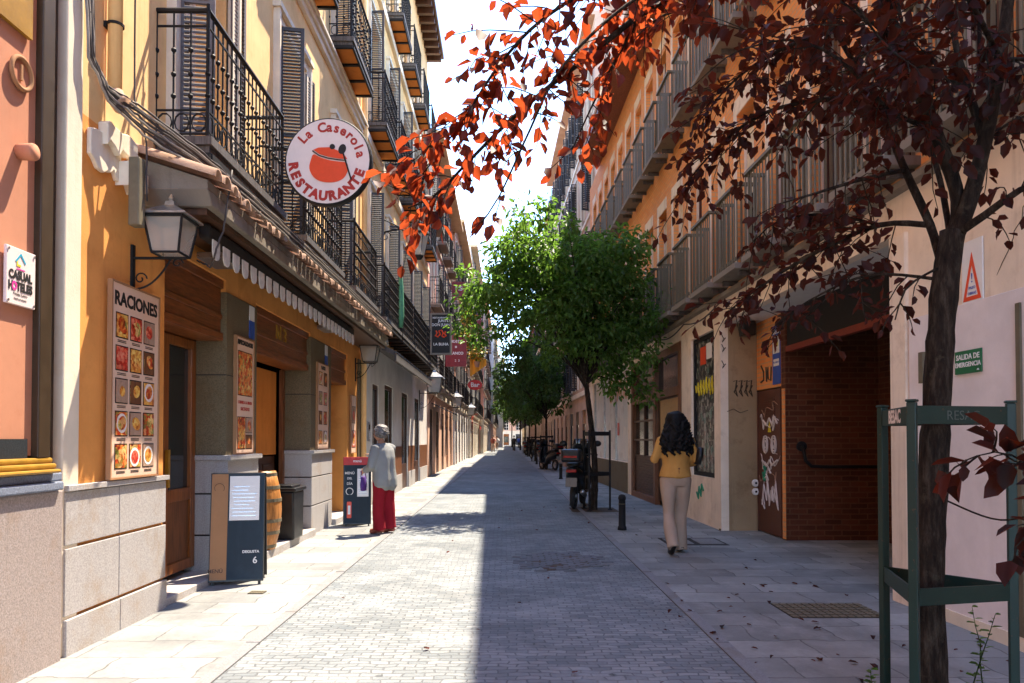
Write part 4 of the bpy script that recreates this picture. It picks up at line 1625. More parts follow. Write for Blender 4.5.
# recess: return wall, ceiling, dark brick end wall, brick above side door
m = MB()
rbox(m, -.58, -.004, 11.302, 11.5, 0, 3.17)
m.build('return_wall', 'granite_dark', RR).data.materials[0] = plaster('stained_tan_plaster', (.36, .255, .15), (.45, .4, .35), .7, .5)
m = MB()
rbox(m, -2.2, -.002, 6.46, 11.3, 3.172, 3.3)
m.build('recess_ceiling', 'whitewall', RR)
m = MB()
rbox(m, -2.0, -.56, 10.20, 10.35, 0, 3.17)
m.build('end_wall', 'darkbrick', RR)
m = MB()
rbox(m, -.70, -.561, 10.351, 11.30, 2.14, 3.17)
m.build('side_wall', 'brick', RR)
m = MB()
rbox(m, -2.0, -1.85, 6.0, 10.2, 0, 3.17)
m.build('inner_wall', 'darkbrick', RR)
m = MB()
rbox(m, -.64, -.56, 6.46, 10.19, 2.60, 2.68)
m.build('header_beam', 'doorbrown', RR).data.materials[0] = paint('rust_red_paint', (.22, .035, .018), .6)
m = MB()
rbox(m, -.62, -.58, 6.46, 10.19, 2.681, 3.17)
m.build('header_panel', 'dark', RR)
# side door in the recess with graffiti
m = MB()
rbox(m, -.62, -.565, 10.36, 11.29, .02, 2.12)
dr = m.build('door', 'doorbrown', RR)
m = MB()
for z in np.arange(1.75, 2.02, .035):
    rbox(m, -.566, -.556, 10.6, 11.05, z, z + .016)
rbox(m, -.57, -.552, 10.37, 10.40, .02, 2.12)
rbox(m, -.57, -.552, 11.25, 11.28, .02, 2.12)
m.build('vent', 'doorbrown', dr)
def scrib(m, pts, r=.012, u=-.556, y0=10.8, z0=0):
    m.tube([(u, ry(y0 + a), z0 + b_) for a, b_ in pts], r, 4)
m = MB()
for s in (-1, 1):
    for rr in (.07, .12, .16):
        m.ring((-.556, ry(10.8 + s * .16), 1.32), (1, 0, 0), rr * .8, .010, 18, 4, .75)
scrib(m, [(-.3, 1.1), (-.1, 1.02), (.0, 1.09), (.1, 1.0), (.3, 1.08)], .016)
scrib(m, [(-.3, .45), (-.22, .75), (-.15, .5), (-.1, .7), (0, .48), (.08, .78), (.12, .5), (.22, .72), (.3, .42)], .012)
scrib(m, [(-.3, 1.62), (-.2, 1.72), (-.12, 1.6), (0, 1.7), (.1, 1.6), (.25, 1.68)], .016)
scrib(m, [(-.05, .9), (.05, .98), (.12, .88), (.05, .8), (.12, .76)], .014)
def loops(mb, y0, y1, z0, z1, n, r, u=-.556, seed=0):
    rg_ = random.Random(seed)
    P_ = []
    for k in range(n):
        P_.append((u, ry(y0 + (y1 - y0) * (k / (n - 1)) + rg_.uniform(-.09, .09)), rg_.uniform(z0, z1)))
    out = []
    for k in range(n - 1):
        p0, p1, p2, p3 = (Vector(P_[max(0, min(n - 1, k + o_))]) for o_ in (-1, 0, 1, 2))
        for q_ in range(6):
            t_ = q_ / 6
            out.append(.5 * ((2 * p1) + (p2 - p0) * t_ + (2 * p0 - 5 * p1 + 4 * p2 - p3) * t_ * t_ + (3 * p1 - p0 - 3 * p2 + p3) * t_ ** 3))
    mb.tube(out, [r * rg_.uniform(.6, 1.2) for _ in out], 4)
loops(m, 10.45, 11.2, .95, 1.2, 9, .007, seed=1)
loops(m, 10.5, 11.15, .35, .85, 12, .007, seed=2)
loops(m, 10.5, 11.15, 1.5, 1.8, 10, .008, seed=3)
loops(m, 10.55, 11.1, 1.15, 1.5, 8, .005, seed=4)
m.build('graffiti', 'scrawl', dr)
m = MB()
loops(m, 10.45, 11.1, 1.7, 1.95, 8, .006, seed=5)
loops(m, 10.5, 11.2, .6, 1.0, 8, .006, seed=6)
m.build('faded_tags', 'terracotta', dr)
m = MB()
scrib(m, [(.12, .95), (.2, 1.0), (.14, .86), (.24, .9), (.18, .78)], .028)
m.build('green_tag', 'scrawlgreen', dr)
MB().prism([(ry(10.86), 1.5), (ry(10.74), 1.5), (ry(10.80), 1.66)], -.561, -.556).build('warning_sticker', 'yellowink', dr)
m = MB()
rbox(m, -.60, -.545, 10.215, 10.30, 0.02, 2.1)
m.build('door_edge', 'brick', RR)
# graffiti on the return wall / brick
m = MB()
fwd = lambda x, z, y=11.297: (-x, ry(y), z)
def scr2(pts, r=.011):
    m.tube([fwd(a, b_) for a, b_ in pts], r, 4)
for k, xx in enumerate((.20, .28, .36, .43)):
    scr2([(xx, 2.28), (xx + .05, 2.30), (xx + .03, 2.16), (xx + .06, 2.05), (xx + .01, 2.12), (xx + .06, 2.22)], .010)
for zz in (3.0, 2.85, 2.6):
    scr2([(.02, zz), (.05, zz - .06), (.03, zz - .12), (.08, zz - .05)], .008)
scr2([(.1, 1.82), (.2, 1.86), (.3, 1.80), (.42, 1.84)], .006)
m.build('graffiti', 'scrawldark', RR)
m = MB()
scrib(m, [(-.1, 2.45), (-.08, 2.25), (.02, 2.28), (.02, 2.45), (.08, 2.25), (.1, 2.46)], .014)
scrib(m, [(.3, 2.5), (.2, 2.4), (.2, 2.28), (.32, 2.25)], .014)
m.build('graffiti', 'scrawldark', RR)
r = root('wall_outlet', 'pair of white round fittings low on the tan return wall', 'wall fitting', RW(-.52, 11.29, .60), RIGHT_ROT)
m = MB()
for z in (.0, .13):
    m.lathe([(.055, 0), (.055, .03), (.04, .04)], (0, 0, z), 16, Matrix.Rotation(PI / 2, 4, 'X'))
m.build('cap', 'paper', r)
m = MB()
for z in (.0, .13):
    m.lathe([(.018, .0405), (.018, .044)], (0, 0, z), 10, Matrix.Rotation(PI / 2, 4, 'X'))
m.build('centre', 'ink', r)
r = root('poster_strip', 'blue and white strip poster over the graffiti covered door', 'poster', RW(-.562, 10.5, 2.6), PI + RIGHT_ROT)
MB().box(.002, .012, -.14, .14, -.42, .42).build('sheet', 'blue', r)
m = MB()
m.box(.0125, .014, -.12, .12, .02, .27).box(.0125, .014, -.12, .12, .30, .36).box(.0125, .014, -.10, .10, -.16, -.06)
m.build('white_areas', 'paper', r)
m = MB()
m.text('AVISO', .075, LT(.0145, 0, .33), .001).text('PROHIBIDO', .04, LT(.0145, 0, -.11), .001)
m.build('lettering', 'blue', r)
MB().box(.0142, .016, .02, .07, .12, .19).build('yellow_mark', 'yellowink', r)
r = root('security_lamp', 'dark box lamp under the recess ceiling', 'lamp', RW(-.35, 11.1, 3.17), PI + RIGHT_ROT)
MB().box(-.10, .10, -.10, .10, -.22, 0).build('housing', 'black', r, bevel=.02)
MB().box(-.08, .08, .1001, .11, -.2, -.05).build('lens', 'glass', r)
r = root('handrail', 'dark bent handrail fixed to the dark brick end wall', 'handrail', RW(-.75, 10.20, 1.2), RIGHT_ROT)
m = MB()
m.tube([(.02, -.03, .10), (.02, -.09, .02), (.04, -.10, -.10), (.12, -.10, -.17), (.3, -.10, -.18), (1.1, -.10, -.18)], .024, 8)
m.build('rail', 'iron', r, True)
MB().lathe([(.07, 0), (.07, .03), (.03, .035)], (.02, 0, .10), 14, Matrix.Rotation(PI / 2, 4, 'X')).build('flange', 'iron', r)

# near white wall: emergency door panel, signs
m = MB()
rbox(m, -.02, .018, 4.62, 6.18, .05, 2.40)
pd = m.build('door', 'panelgrey', RR, bevel=.004)
rbox(MB(), -.02, .018, 3.0, 4.60, .05, 2.40).build('door', 'panelgrey', RR, bevel=.004)
m = MB()
rbox(m, .0185, .05, 5.93, 5.99, 1.85, 2.1)
rbox(m, .0185, .035, 4.86, 4.90, .1, 2.3)
m.build('handle', 'irongreen', pd)
m = MB()
rbox(m, -.05, .035, 6.20, 6.445, 0, 3.15)
m.build('corner_pilaster', 'creamclean', RR, bevel=.01)
m = MB()
rbox(m, -.05, .03, -8, 6.19, 0, .10)
m.build('skirting', 'cream', RR)
m = MB()
random.seed(40)
for (y0_, z0_, dy, dz) in ((4.75, 3.05, .35, -.5), (5.6, 2.95, .25, -.35), (6.0, .9, -.3, .25)):
    pts = []
    for q_ in range(9):
        t_ = q_ / 8
        pts.append((.0015, ry(y0_ + dy * t_ + random.uniform(-.02, .02)), z0_ + dz * t_ + random.uniform(-.02, .02)))
    m.tube(pts, [.003] * 8 + [.001], 4)
m.build('crack', 'scrawldark', RR)
r = root('warning_sign', 'white notice with a red bordered triangle on the cream wall', 'sign', RW(.004, 5.36, 2.55), PI + RIGHT_ROT)
rl = lambda a: -a
MB().box(.0, .012, -.115, .115, -.17, .30).build('plate', 'paper', r, bevel=.003)
m = MB()
t_o, t_i = [(-.10, -.14), (.10, -.14), (0, .21)], [(-.066, -.11), (.066, -.11), (0, .12)]
for k in range(3):
    a, b_ = t_o[k], t_o[(k + 1) % 3]
    c, d_ = t_i[k], t_i[(k + 1) % 3]
    m.prism([a, b_, d_, c], .0125, .015)
m.build('triangle', 'potred', r)
m = MB()
m.text('OBRAS', .030, LT(.0135, 0, -.09), .001).text('PASO', .03, LT(.0135, 0, -.05), .001).text('!', .1, LT(.0135, 0, .02), .001)
m.build('lettering', 'blue', r)
r = root('emergency_sign', 'green SALIDA DE EMERGENCIA sign on the pale grey door', 'sign', RW(.02, 5.40, 1.965), PI + RIGHT_ROT)
MB().box(.0, .010, -.15, .15, -.085, .085).build('plate', 'green', r, bevel=.002)
m = MB()
m.text('SALIDA DE', .055, LT(.0108, 0, .036), .001, .001).text('EMERGENCIA', .048, LT(.0108, 0, -.020), .001, .001).text('AR', .02, LT(.0108, .115, -.065), .001)
m.build('lettering', 'paper', r)

# shop window with graffiti (11.62..12.95)
m = MB()
for (a, b_, c, d_) in ((11.63, 11.70, .78, 3.12), (12.87, 12.94, .78, 3.12), (11.70, 12.87, .78, .85), (11.70, 12.87, 3.05, 3.12)):
    rbox(m, -.10, -.04, a, b_, c, d_)
w = m.build('shop_window', 'iron', RR)
m = MB()
m.quad((-.07, ry(12.9), .8), (-.07, ry(11.65), .8), (-.07, ry(11.65), 3.1), (-.07, ry(12.9), 3.1))
m.build('pane', 'stickers', w)
m = MB()
rbox(m, -.068, -.064, 12.28, 12.6, 2.65, 2.95)
m.build('orange_notice', 'potred', w)
m = MB()
rbox(m, -.068, -.064, 11.95, 12.25, 2.72, 2.98)
m.build('white_notice', 'paper', w)
m = MB()
random.seed(14)
a = 11.74
while a < 12.75:
    h1, h2 = random.uniform(.08, .17), random.uniform(.06, .16)
    m.tube([(-.062, ry(a), 2.28 - h2), (-.062, ry(a + .03), 2.28 + h1), (-.062, ry(a + .08), 2.30), (-.062, ry(a + .05), 2.24), (-.062, ry(a + .13), 2.28 - h2), (-.062, ry(a + .17), 2.28 + h1 * .5)], .012, 4)
    a += .16
m.build('yellow_graffiti', 'yellowink', w)
m = MB()
for k in range(9):
    rbox(m, -.069, -.055, 11.74 + k * .125, 11.80 + k * .125, .80, .84)
m.build('sill_stickers', 'paper', w)
m = MB()
random.seed(9)
for k in range(26):
    a, z = random.uniform(11.7, 12.75), random.uniform(.85, 1.75)
    rbox(m, -.0685, -.0672 + k * .0001, a, a + random.uniform(.05, .12), z, z + random.uniform(.1, .35))
m.build('displayed_goods', 'flower', w).data.materials[0] = photos('shop_goods', [(.2, (.03, .03, .03)), (.4, (.35, .33, .3)), (.5, (.05, .2, .16)), (.62, (.5, .47, .4)), (.75, (.2, .05, .03)), (.85, (.45, .3, .05))], 9)
# wooden shop door front (13.6..18.45)
m = MB()
for a, b_ in ((13.62, 13.82), (18.25, 18.44), (15.75, 15.95)):
    rbox(m, -.11, .015, a, b_, .0, 3.20)
rbox(m, -.11, .013, 13.82, 18.25, 3.05, 3.20)
rbox(m, -.11, .014, 13.82, 18.25, 2.24, 2.40)
rbox(m, -.11, .010, 15.95, 18.25, .0, .14)
sf = m.build('shop_front', 'wood', RR, bevel=.006)
m = MB()
m.quad((-.08, ry(18.3), 2.38), (-.08, ry(13.7), 2.38), (-.08, ry(13.7), 3.06), (-.08, ry(18.3), 3.06))
m.quad((-.08, ry(18.3), 1.0), (-.08, ry(15.9), 1.0), (-.08, ry(15.9), 2.26), (-.08, ry(18.3), 2.26))
m.build('pane', 'glass', sf)
m = MB()
for z in np.arange(.15, .98, .055):
    rbox(m, -.10, -.05, 15.95, 18.25, z, z + .045)
m.build('slatted_panel', 'wood_dark', sf)
m = MB()
rbox(m, -.09, -.03, 15.95, 18.25, 1.36, 1.40)
rbox(m, -.09, -.03, 15.95, 18.25, 1.80, 1.84)
rbox(m, -.09, -.032, 17.05, 17.12, 1.0, 2.24)
m.build('glazing_bars', 'wood_dark', sf)
m = MB()
rbox(m, -.095, -.085, 16.3, 16.9, 1.05, 2.2)
rbox(m, -.095, -.085, 17.5, 18.1, 1.02, 2.2)
m.build('curtain', 'cream', sf)
m = MB()
rbox(m, -.11, -.06, 13.83, 15.74, .1, 2.23)
sd = m.build('door', 'wood_dark', RR)
m = MB()
rbox(m, -.06, -.045, 14.0, 15.5, 1.15, 2.2)
m.build('door_panel', 'wood_orange', sd).data.materials[0] = paint('amber_door_glass', (.48, .25, .06), .3)
MB().box(-.045, -.0, ry(15.4) - .02, ry(15.4) + .02, 1.0, 1.25).build('handle', 'gold', sd)
# whitewashed window
m = MB()
m.quad((-.08, ry(25.2), .8), (-.08, ry(18.95), .8), (-.08, ry(18.95), 3.25), (-.08, ry(25.2), 3.25))
ww = m.build('shop_window', 'shopwhite', RR)
m = MB()
for a in (18.96, 21.0, 23.1, 25.12):
    rbox(m, -.11, -.03, a, a + .07, .8, 3.25)
m.build('frame', 'chrome', ww)
m = MB()
m.text('Moda', .9, basis((-.07, ry(20.0), 2.75), (0, 1, 0), (0, 0, 1)), .003, .02)
m.lathe([(.35, 0), (.35, .004)], (-.075, ry(22.0), 2.8), 18, Matrix.Rotation(PI / 2, 4, 'Y'))
m.build('pink_lettering', 'salmon', ww)
m = MB()
rbox(m, -.075, -.07, 20.6, 20.9, 1.5, 1.85)
m.build('red_notice', 'red', ww)
m = MB()
rbox(m, -.05, .02, 11.31, 11.36, 0, .03)
rbox(m, -.05, .03, 18.96, 25.2, 0, .79)
m.build('stone_base', 'granite_dark', RR)
m = MB()
for a, z in ((15.2, 3.42), (18.0, 3.42)):
    for k in range(6):
        rbox(m, .0, .02, a, a + .22, z - .08 + k * .03, z - .06 + k * .03)
m.build('air_vent', 'iron', RR)
m = MB()
scrib(m, [(-.2, .55), (-.1, .65), (-.05, .45), (.05, .6), (.1, .4), (.2, .5)], .02, .005, 12.4)
m.build('graffiti', 'scrawlgreen', RR)
# ledge, windows, balconies
m = MB()
rbox(m, -.05, .10, -8, YB, 3.50, 3.56)
m.build('ledge', 'concrete', RR)
fm = MB()
fm.box(-.03, .03, -.34, -.28, 0, 2.2).box(-.03, .03, .28, .34, 0, 2.2).box(-.03, .029, -.28, .28, 2.14, 2.2).box(-.025, .025, -.03, .03, 0, 2.14).box(-.028, .028, -.28, .28, .9, .95)
fm = fm.mesh('frame', 'doorbrown')
pm = MB().quad((0, -.34, 0), (0, .34, 0), (0, .34, 2.2), (0, -.34, 2.2)).mesh('pane', 'glass')
bl = MB()
for z in np.arange(1.1, 2.15, .05):
    bl.box(.03, .045, -.28, .28, z, z + .042)
blm = bl.mesh('blind', 'cream')
su = MB()
su.box(-.1, .014, -.45, -.342, -.12, 2.5).box(-.1, .012, -.34, .345, 2.27, 2.5).box(-.18, -.10, -.335, -.31, 0, 2.2)
sum_ = su.mesh('panel', 'creamclean')
rl_ = MB()
Dp, hw = .27, .44
def bars(p, q):
    p, q = Vector(p), Vector(q)
    n = max(3, int((q - p).length / .094))
    d = (q - p).normalized()
    for k in range(n + 1):
        c = p.lerp(q, k / n)
        sx, sy = abs(d.x) * .009 + .005, abs(d.y) * .009 + .005
        rl_.box(c.x - sx, c.x + sx, c.y - sy, c.y + sy, .0, 1.02)
bars((Dp, -hw, 0), (Dp, hw, 0)); bars((.04, -hw, 0), (Dp - .06, -hw, 0)); bars((.04, hw, 0), (Dp - .06, hw, 0))
rl_.box(Dp - .03, Dp + .03, -hw - .03, hw + .03, 1.021, 1.06).box(0, Dp - .031, -hw - .03, -hw + .03, 1.021, 1.058).box(0, Dp - .031, hw - .03, hw + .03, 1.021, 1.058)
rl_.box(Dp - .035, Dp - .012, -hw, hw, .06, .10)
rlm = rl_.mesh('railing', 'irongreen')
sl = MB().box(0, Dp + .05, -hw - .04, hw + .04, -.08, -.002)
slm = sl.mesh('balcony', 'concrete')
cb = MB()
for s in (-.35, .35):
    cb.prism([(-.0, .10), (.04, .10), (.04, .165), (0, .165)], .0, .22, Matrix.Translation((0, s, -.25)))
cbm = cb.mesh('bracket', 'slate_awning')
random.seed(31)
for k in range(nb):
    yc = bay0 + k * pitch
    for fl, z0 in enumerate((3.74, 7.07)):
        wd = inst(fm, 'window', RR, (-.17, ry(yc), z0))
        inst(pm, 'pane', wd, (0, 0, 0))
        if random.random() < .55:
            inst(blm, 'blind', wd, (0, 0, 0))
        inst(sum_, 'panel', wd, (.17, 0, 0))
        bo = inst(slm, 'balcony', RR, (0, ry(yc), z0 - .02))
        inst(rlm, 'railing', bo, (0, 0, 0))
        inst(cbm, 'bracket', bo, (0, 0, .0))
m = MB()
rbox(m, -.5, .62, -8, 23.6, 10.2, 10.34)
m.build('eaves', 'soffit', RR)
m = MB()
rbox(m, -8, .64, -8, 23.6, 10.341, 10.5)
m.build('roof', 'terracotta', RR)
r = root('wall_cable', 'thin dark cable sagging under the grey railed balconies', 'cables', RW(.03, 12, 3.45), PI + RIGHT_ROT)
m = MB()
for a in range(0, 14, 2):
    m.tube([(.08, -a + t * 2 / 8 + 1 - 2, -.03 - .10 * math.sin(PI * t / 8)) for t in range(9)], .012, 5)
m.build('cable', 'cable', r)

far_building('tan_building', 'tall tan building beyond the brick one on the shaded side', -1, 3.02, 26.0, 44.0, 16.5, 'tan', 'tan', 4, 2.2, .35, 'tan', seed=12, bal=False, rot=RIGHT_ROT)
far_building('brown_building', 'dull pink building far along the shaded side behind the trees', -1, 3.0, 44.0, 70, 15.5, 'salmon', 'tan', 4, 2.6, .4, 'soffit', seed=13, bal=False)
far_building('grey_building', 'greyish building near the far end of the shaded side', -1, 3.2, 70, 100, 13, 'cream', 'tan', 3, 2.8, .4, 'soffit', seed=14, bal=False)
far_building('distant_building', 'distant pale building ending the shaded side', -1, 3.6, 100, 160, 12, 'cream', 'cream', 3, 3.2, .4, 'soffit', seed=15, bal=False)

# ================================================================== trees
def dirt(x, y, s=.45):
    m = MB()
    m.quad((x - s, y - s, .009), (x + s, y - s, .009), (x + s, y + s, .009), (x - s, y + s, .009))
    struct(m.build('tree_pit', 'soil'))


TREES = [(1.97, 3.45), (1.74, 14.6), (1.92, 34.5), (1.92, 46.5), (1.95, 59), (1.95, 72)]
for x, y in TREES:
    dirt(x, y)

# ---- near purple plum tree
T1 = root('plum_tree', 'purple leaved plum tree rising from the green three legged guard', 'tree', (1.97, 3.45, 0))
off = Vector((-1.97, -3.45, 0))
tl = lambda px, py, d: at(px, py, d) + off
base = Vector((0, 0, -.05))
trunk = MB()
tp = [base, Vector((0, 0, .25)), tl(928, 600, 3.45), tl(931, 520, 3.45), tl(936, 420, 3.45), tl(941, 330, 3.45), tl(948, 262, 3.45), tl(953, 232, 3.45)]
def rough_tube(mb, pts, rad, n, seed, amp=.08):
    """smooth curve through pts with an uneven surface"""
    rng = np.random.default_rng(seed)
    P, Rr = [], []
    k = len(pts)
    for i in range(k - 1):
        p0 = Vector(pts[max(i - 1, 0)]); p1 = Vector(pts[i]); p2 = Vector(pts[i + 1]); p3 = Vector(pts[min(i + 2, k - 1)])
        L = (p2 - p1).length
        st = max(2, int(L / .06))
        for j in range(st):
            t = j / st
            P.append(.5 * ((2 * p1) + (p2 - p0) * t + (2 * p0 - 5 * p1 + 4 * p2 - p3) * t * t + (3 * p1 - p0 - 3 * p2 + p3) * t ** 3))
            Rr.append(rad[i] + (rad[i + 1] - rad[i]) * t)
    P.append(Vector(pts[-1])); Rr.append(rad[-1])
    Rr = [r * (1 + rng.normal(0, amp)) for r in Rr]
    b0 = len(mb.v)
    mb.tube(P, Rr, n)
    if amp > .03:
        for i in range(b0, len(mb.v)):
            q = rng.normal(0, amp * .06, 3)
            mb.v[i] = tuple(np.array(mb.v[i]) + q * min(1, max(Rr) * 8))
    return P
rough_tube(trunk, tp, [.088, .074, .067, .064, .062, .058, .056, .054], 14, 1, .035)
trunk.build('trunk', 'bark', T1, True)
limbs = MB()
paths = {}
def limb(nm, pts, r0, r1, n=8, mb=None):
    rad = [r0 + (r1 - r0) * i / (len(pts) - 1) for i in range(len(pts))]
    paths[nm] = rough_tube(mb or limbs, pts, rad, n, hash(nm) % 97 if False else len(paths) + 5, .03)
F0 = tl(950, 250, 3.45)
limb('A', [F0, tl(968, 205, 3.43), tl(985, 140, 3.40), tl(1000, 60, 3.4), tl(1012, -40, 3.45), tl(1020, -200, 3.5)], .042, .02)
limb('A2', [tl(985, 140, 3.40), tl(968, 90, 3.5), tl(955, 40, 3.6), tl(940, -60, 3.7)], .022, .010)
limb('B', [F0, tl(958, 200, 3.48), tl(935, 130, 3.5), tl(908, 60, 3.5), tl(885, 0, 3.5), tl(850, -120, 3.5)], .036, .018)
limb('C', [tl(945, 275, 3.45), tl(930, 225, 3.6), tl(905, 170, 3.75), tl(875, 100, 3.9), tl(835, 30, 4.05), tl(800, -40, 4.2)], .023, .010)
limb('D', [tl(950, 235, 3.5), tl(940, 180, 3.7), tl(920, 110, 3.9), tl(905, 40, 4.1), tl(890, -40, 4.2)], .015, .008)
limb('E', [tl(955, 235, 3.45), tl(985, 215, 3.3), tl(1020, 190, 3.2), tl(1060, 175, 3.1)], .022, .01)
# boughs out over the street
limb('S1', [tl(850, -120, 3.5), tl(780, -60, 3.6), tl(700, -20, 3.7), tl(640, 15, 3.7), tl(590, 55, 3.7), tl(545, 90, 3.7), tl(505, 125, 3.7), tl(470, 160, 3.75), tl(435, 195, 3.8), tl(408, 208, 3.85)], .022, .004, 6)
limb('S2', [tl(700, -20, 3.7), tl(640, -30, 3.6), tl(580, -5, 3.5), tl(530, 30, 3.5), tl(492, 75, 3.5), tl(470, 110, 3.5), tl(445, 145, 3.6), tl(418, 180, 3.7)], .012, .003, 5)
limb('S3', [tl(640, 15, 3.7), tl(610, 70, 3.9), tl(590, 110, 4.0), tl(572, 150, 4.1)], .010, .003, 5)
limb('S4', [tl(700, -40, 3.6), tl(620, 10, 3.3), tl(560, 70, 3.2), tl(530, 130, 3.2), tl(500, 195, 3.25), tl(480, 225, 3.3)], .009, .003, 5)
limb('S5', [tl(780, -60, 3.6), tl(700, 0, 4.0), tl(655, 20, 4.2), tl(625, 50, 4.3)], .012, .003, 5)
limb('G1', [tl(875, 100, 3.9), tl(820, 100, 4.1), tl(760, 115, 4.3), tl(715, 150, 4.5), tl(685, 185, 4.6)], .016, .004, 6)
limb('G2', [tl(835, 30, 4.05), tl(780, 50, 4.2), tl(735, 80, 4.4), tl(700, 120, 4.5)], .014, .004, 6)
limb('G3', [tl(930, 225, 3.6), tl(880, 225, 3.8), tl(820, 250, 4.0), tl(770, 280, 4.15), tl(730, 310, 4.3)], .016, .004, 6)
limb('G4', [tl(880, 225, 3.8), tl(830, 215, 4.1), tl(780, 220, 4.3), tl(750, 245, 4.4)], .010, .003, 5)
limb('G5', [tl(905, 170, 3.75), tl(860, 180, 3.5), tl(810, 195, 3.4), tl(775, 205, 3.4)], .012, .003, 5)
limb('G6', [tl(935, 130, 3.5), tl(890, 110, 3.3), tl(840, 60, 3.2), tl(790, 40, 3.2), tl(740, 50, 3.2)], .012, .003, 5)
limb('G7', [tl(945, 265, 3.45), tl(925, 275, 3.4), tl(905, 290, 3.35), tl(895, 320, 3.35)], .008, .003, 5)
limb('G8', [tl(945, 280, 3.45), tl(870, 275, 3.6), tl(810, 300, 3.8), tl(775, 325, 3.9)], .009, .003, 5)
limb('H1', [tl(908, 60, 3.5), tl(870, 20, 3.3), tl(820, -20, 3.2), tl(770, -40, 3.1)], .012, .004, 5)
limb('H2', [tl(1000, 60, 3.4), tl(975, 10, 3.1), tl(950, -30, 2.9), tl(930, -60, 2.8)], .014, .004, 5)
limb('H3', [tl(1000, 60, 3.4), tl(1030, 60, 3.2), tl(1070, 70, 3.0)], .012, .004, 5)
limb('H4', [tl(968, 90, 3.5), tl(930, 70, 3.2), tl(890, 50, 3.0), tl(860, 10, 2.9)], .010, .003, 5)
limb('H5', [tl(985, 140, 3.4), tl(1015, 120, 3.6), tl(1050, 110, 3.7)], .010, .003, 5)
limb('K1', [tl(945, 500, 3.45), tl(1000, 520, 3.0), tl(1060, 500, 2.4), tl(1030, 465, 2.15), tl(995, 452, 2.1), tl(962, 462, 2.1)], .0045, .002, 5)
limb('K2', [tl(1060, 500, 2.4), tl(1040, 520, 2.2), tl(1015, 548, 2.1)], .003, .002, 5)
Lp, Ld, Ln, Ls = [], [], [], []
Yp, Yd, Yn, Ys = [], [], [], []
rng = np.random.default_rng(77)
twigs = MB()
def leafy(nm, start=.25, step=.05, tl_=(.18, .42), size=.095, down=.25, per=.042, end=1.0, nper=1, keep=1.0):
    P = paths[nm]
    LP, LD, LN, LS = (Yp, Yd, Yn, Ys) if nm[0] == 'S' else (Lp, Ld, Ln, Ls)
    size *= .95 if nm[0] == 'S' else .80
    if nm[0] in 'GHABCD':
        step *= 1.22
    n = len(P)
    L = sum((P[i + 1] - P[i]).length for i in range(n - 1))
    cnt = int(L * (end - start) / step)
    for c in range(cnt):
        t = start + (end - start) * (c + rng.random()) / max(1, cnt)
        f = t * (n - 1)
        i = min(n - 2, int(f))
        p = P[i].lerp(P[i + 1], f - i)
        ax = (P[i + 1] - P[i]).normalized()
        for _ in range(nper):
            if rng.random() > keep:
                continue
            v = Vector(rng.normal(size=3)).normalized()
            d = (v + ax * .7 + Vector((0, 0, -down))).normalized()
            ln = rng.uniform(*tl_)
            q = [p]
            k = 4
            for j in range(k):
                d = (d + Vector((0, 0, -.12)) + Vector(rng.normal(0, .12, 3))).normalized()
                q.append(q[-1] + d * ln / k)
            twigs.tube(q, [.0035, .003, .0026, .0022, .0016], 4)
            m = max(3, int(ln / per))
            for j in range(m + 1):
                tt = (j + .5) / (m + 1) * k
                a = min(k - 1, int(tt))
                pos = q[a].lerp(q[a + 1], tt - a)
                dd = (q[a + 1] - q[a]).normalized()
                side = dd.cross(Vector(rng.normal(size=3))).normalized()
                ld = (dd * .55 + side + Vector((0, 0, -.35))).normalized() if j < m else dd
                LP.append(pos + side * .008); LD.append(ld)
                nn = Vector((0, 0, 1)) + Vector(rng.normal(0, .55, 3))
                LN.append(nn); LS.append(size * rng.uniform(.55, 1.25))
for nm in ('S1',):
    leafy(nm, .2, .05, (.16, .38), .095, .25)
leafy('S2', .05, .038, (.16, .38), .095, .25)
leafy('S3', .05, .055, (.14, .28), .09, .3)
leafy('S4', .15, .13, (.1, .2), .075, .3, keep=.8)
leafy('S5', .1, .05, (.16, .34), .095, .3)
leafy('G1', .1, 0.025, (.2, .42), .098, .2)
leafy('G2', .05, 0.027, (.2, .42), .098, .2)
leafy('G3', .15, 0.029, (.2, .40), .095, .15)
leafy('G4', .1, .028, (.18, .36), .095, .15)
leafy('G5', .15, .06, (.15, .3), .09, .2)
leafy('G6', .1, 0.027, (.2, .42), .095, .2)
leafy('G7', .4, .06, (.1, .16), .085, .5)
leafy('G8', .2, .035, (.16, .34), .09, .1)
for nm in ('H1', 'H2', 'H4'):
    leafy(nm, .05, .032, (.2, .44), .095, .2)
leafy('H3', .0, .035, (.2, .4), .095, .3)
leafy('H5', .0, .05, (.2, .35), .09, .3)
leafy('A', .6, .04, (.2, .45), .095, .2)
leafy('A2', .3, .042, (.2, .45), .095, .2)
leafy('B', .45, .028, (.2, .45), .095, .2)
leafy('C', .45, .026, (.2, .45), .095, .2)
leafy('D', .5, .045, (.2, .45), .095, .2)
leafy('E', .3, .045, (.14, .3), .09, .4)
leafy('K1', .5, .04, (.06, .13), .115, .1)
leafy('K2', .3, .05, (.05, .1), .11, .2)
limbs.build('branches', 'bark', T1, True)
twigs.build('twigs', 'bark', T1)
leaf_mesh('crown', [tuple(v) for v in Lp], [tuple(v) for v in Ld], [tuple(v) for v in Ln], np.array(Ls), 'leaf_purple', T1, .58)
leaf_mesh('sunglow_leaves', [tuple(v) for v in Yp], [tuple(v) for v in Yd], [tuple(v) for v in Yn], np.array(Ys), 'leaf_sunglow', T1, .6)  # street bough leaves, with the sunlit glow built into their brighter material

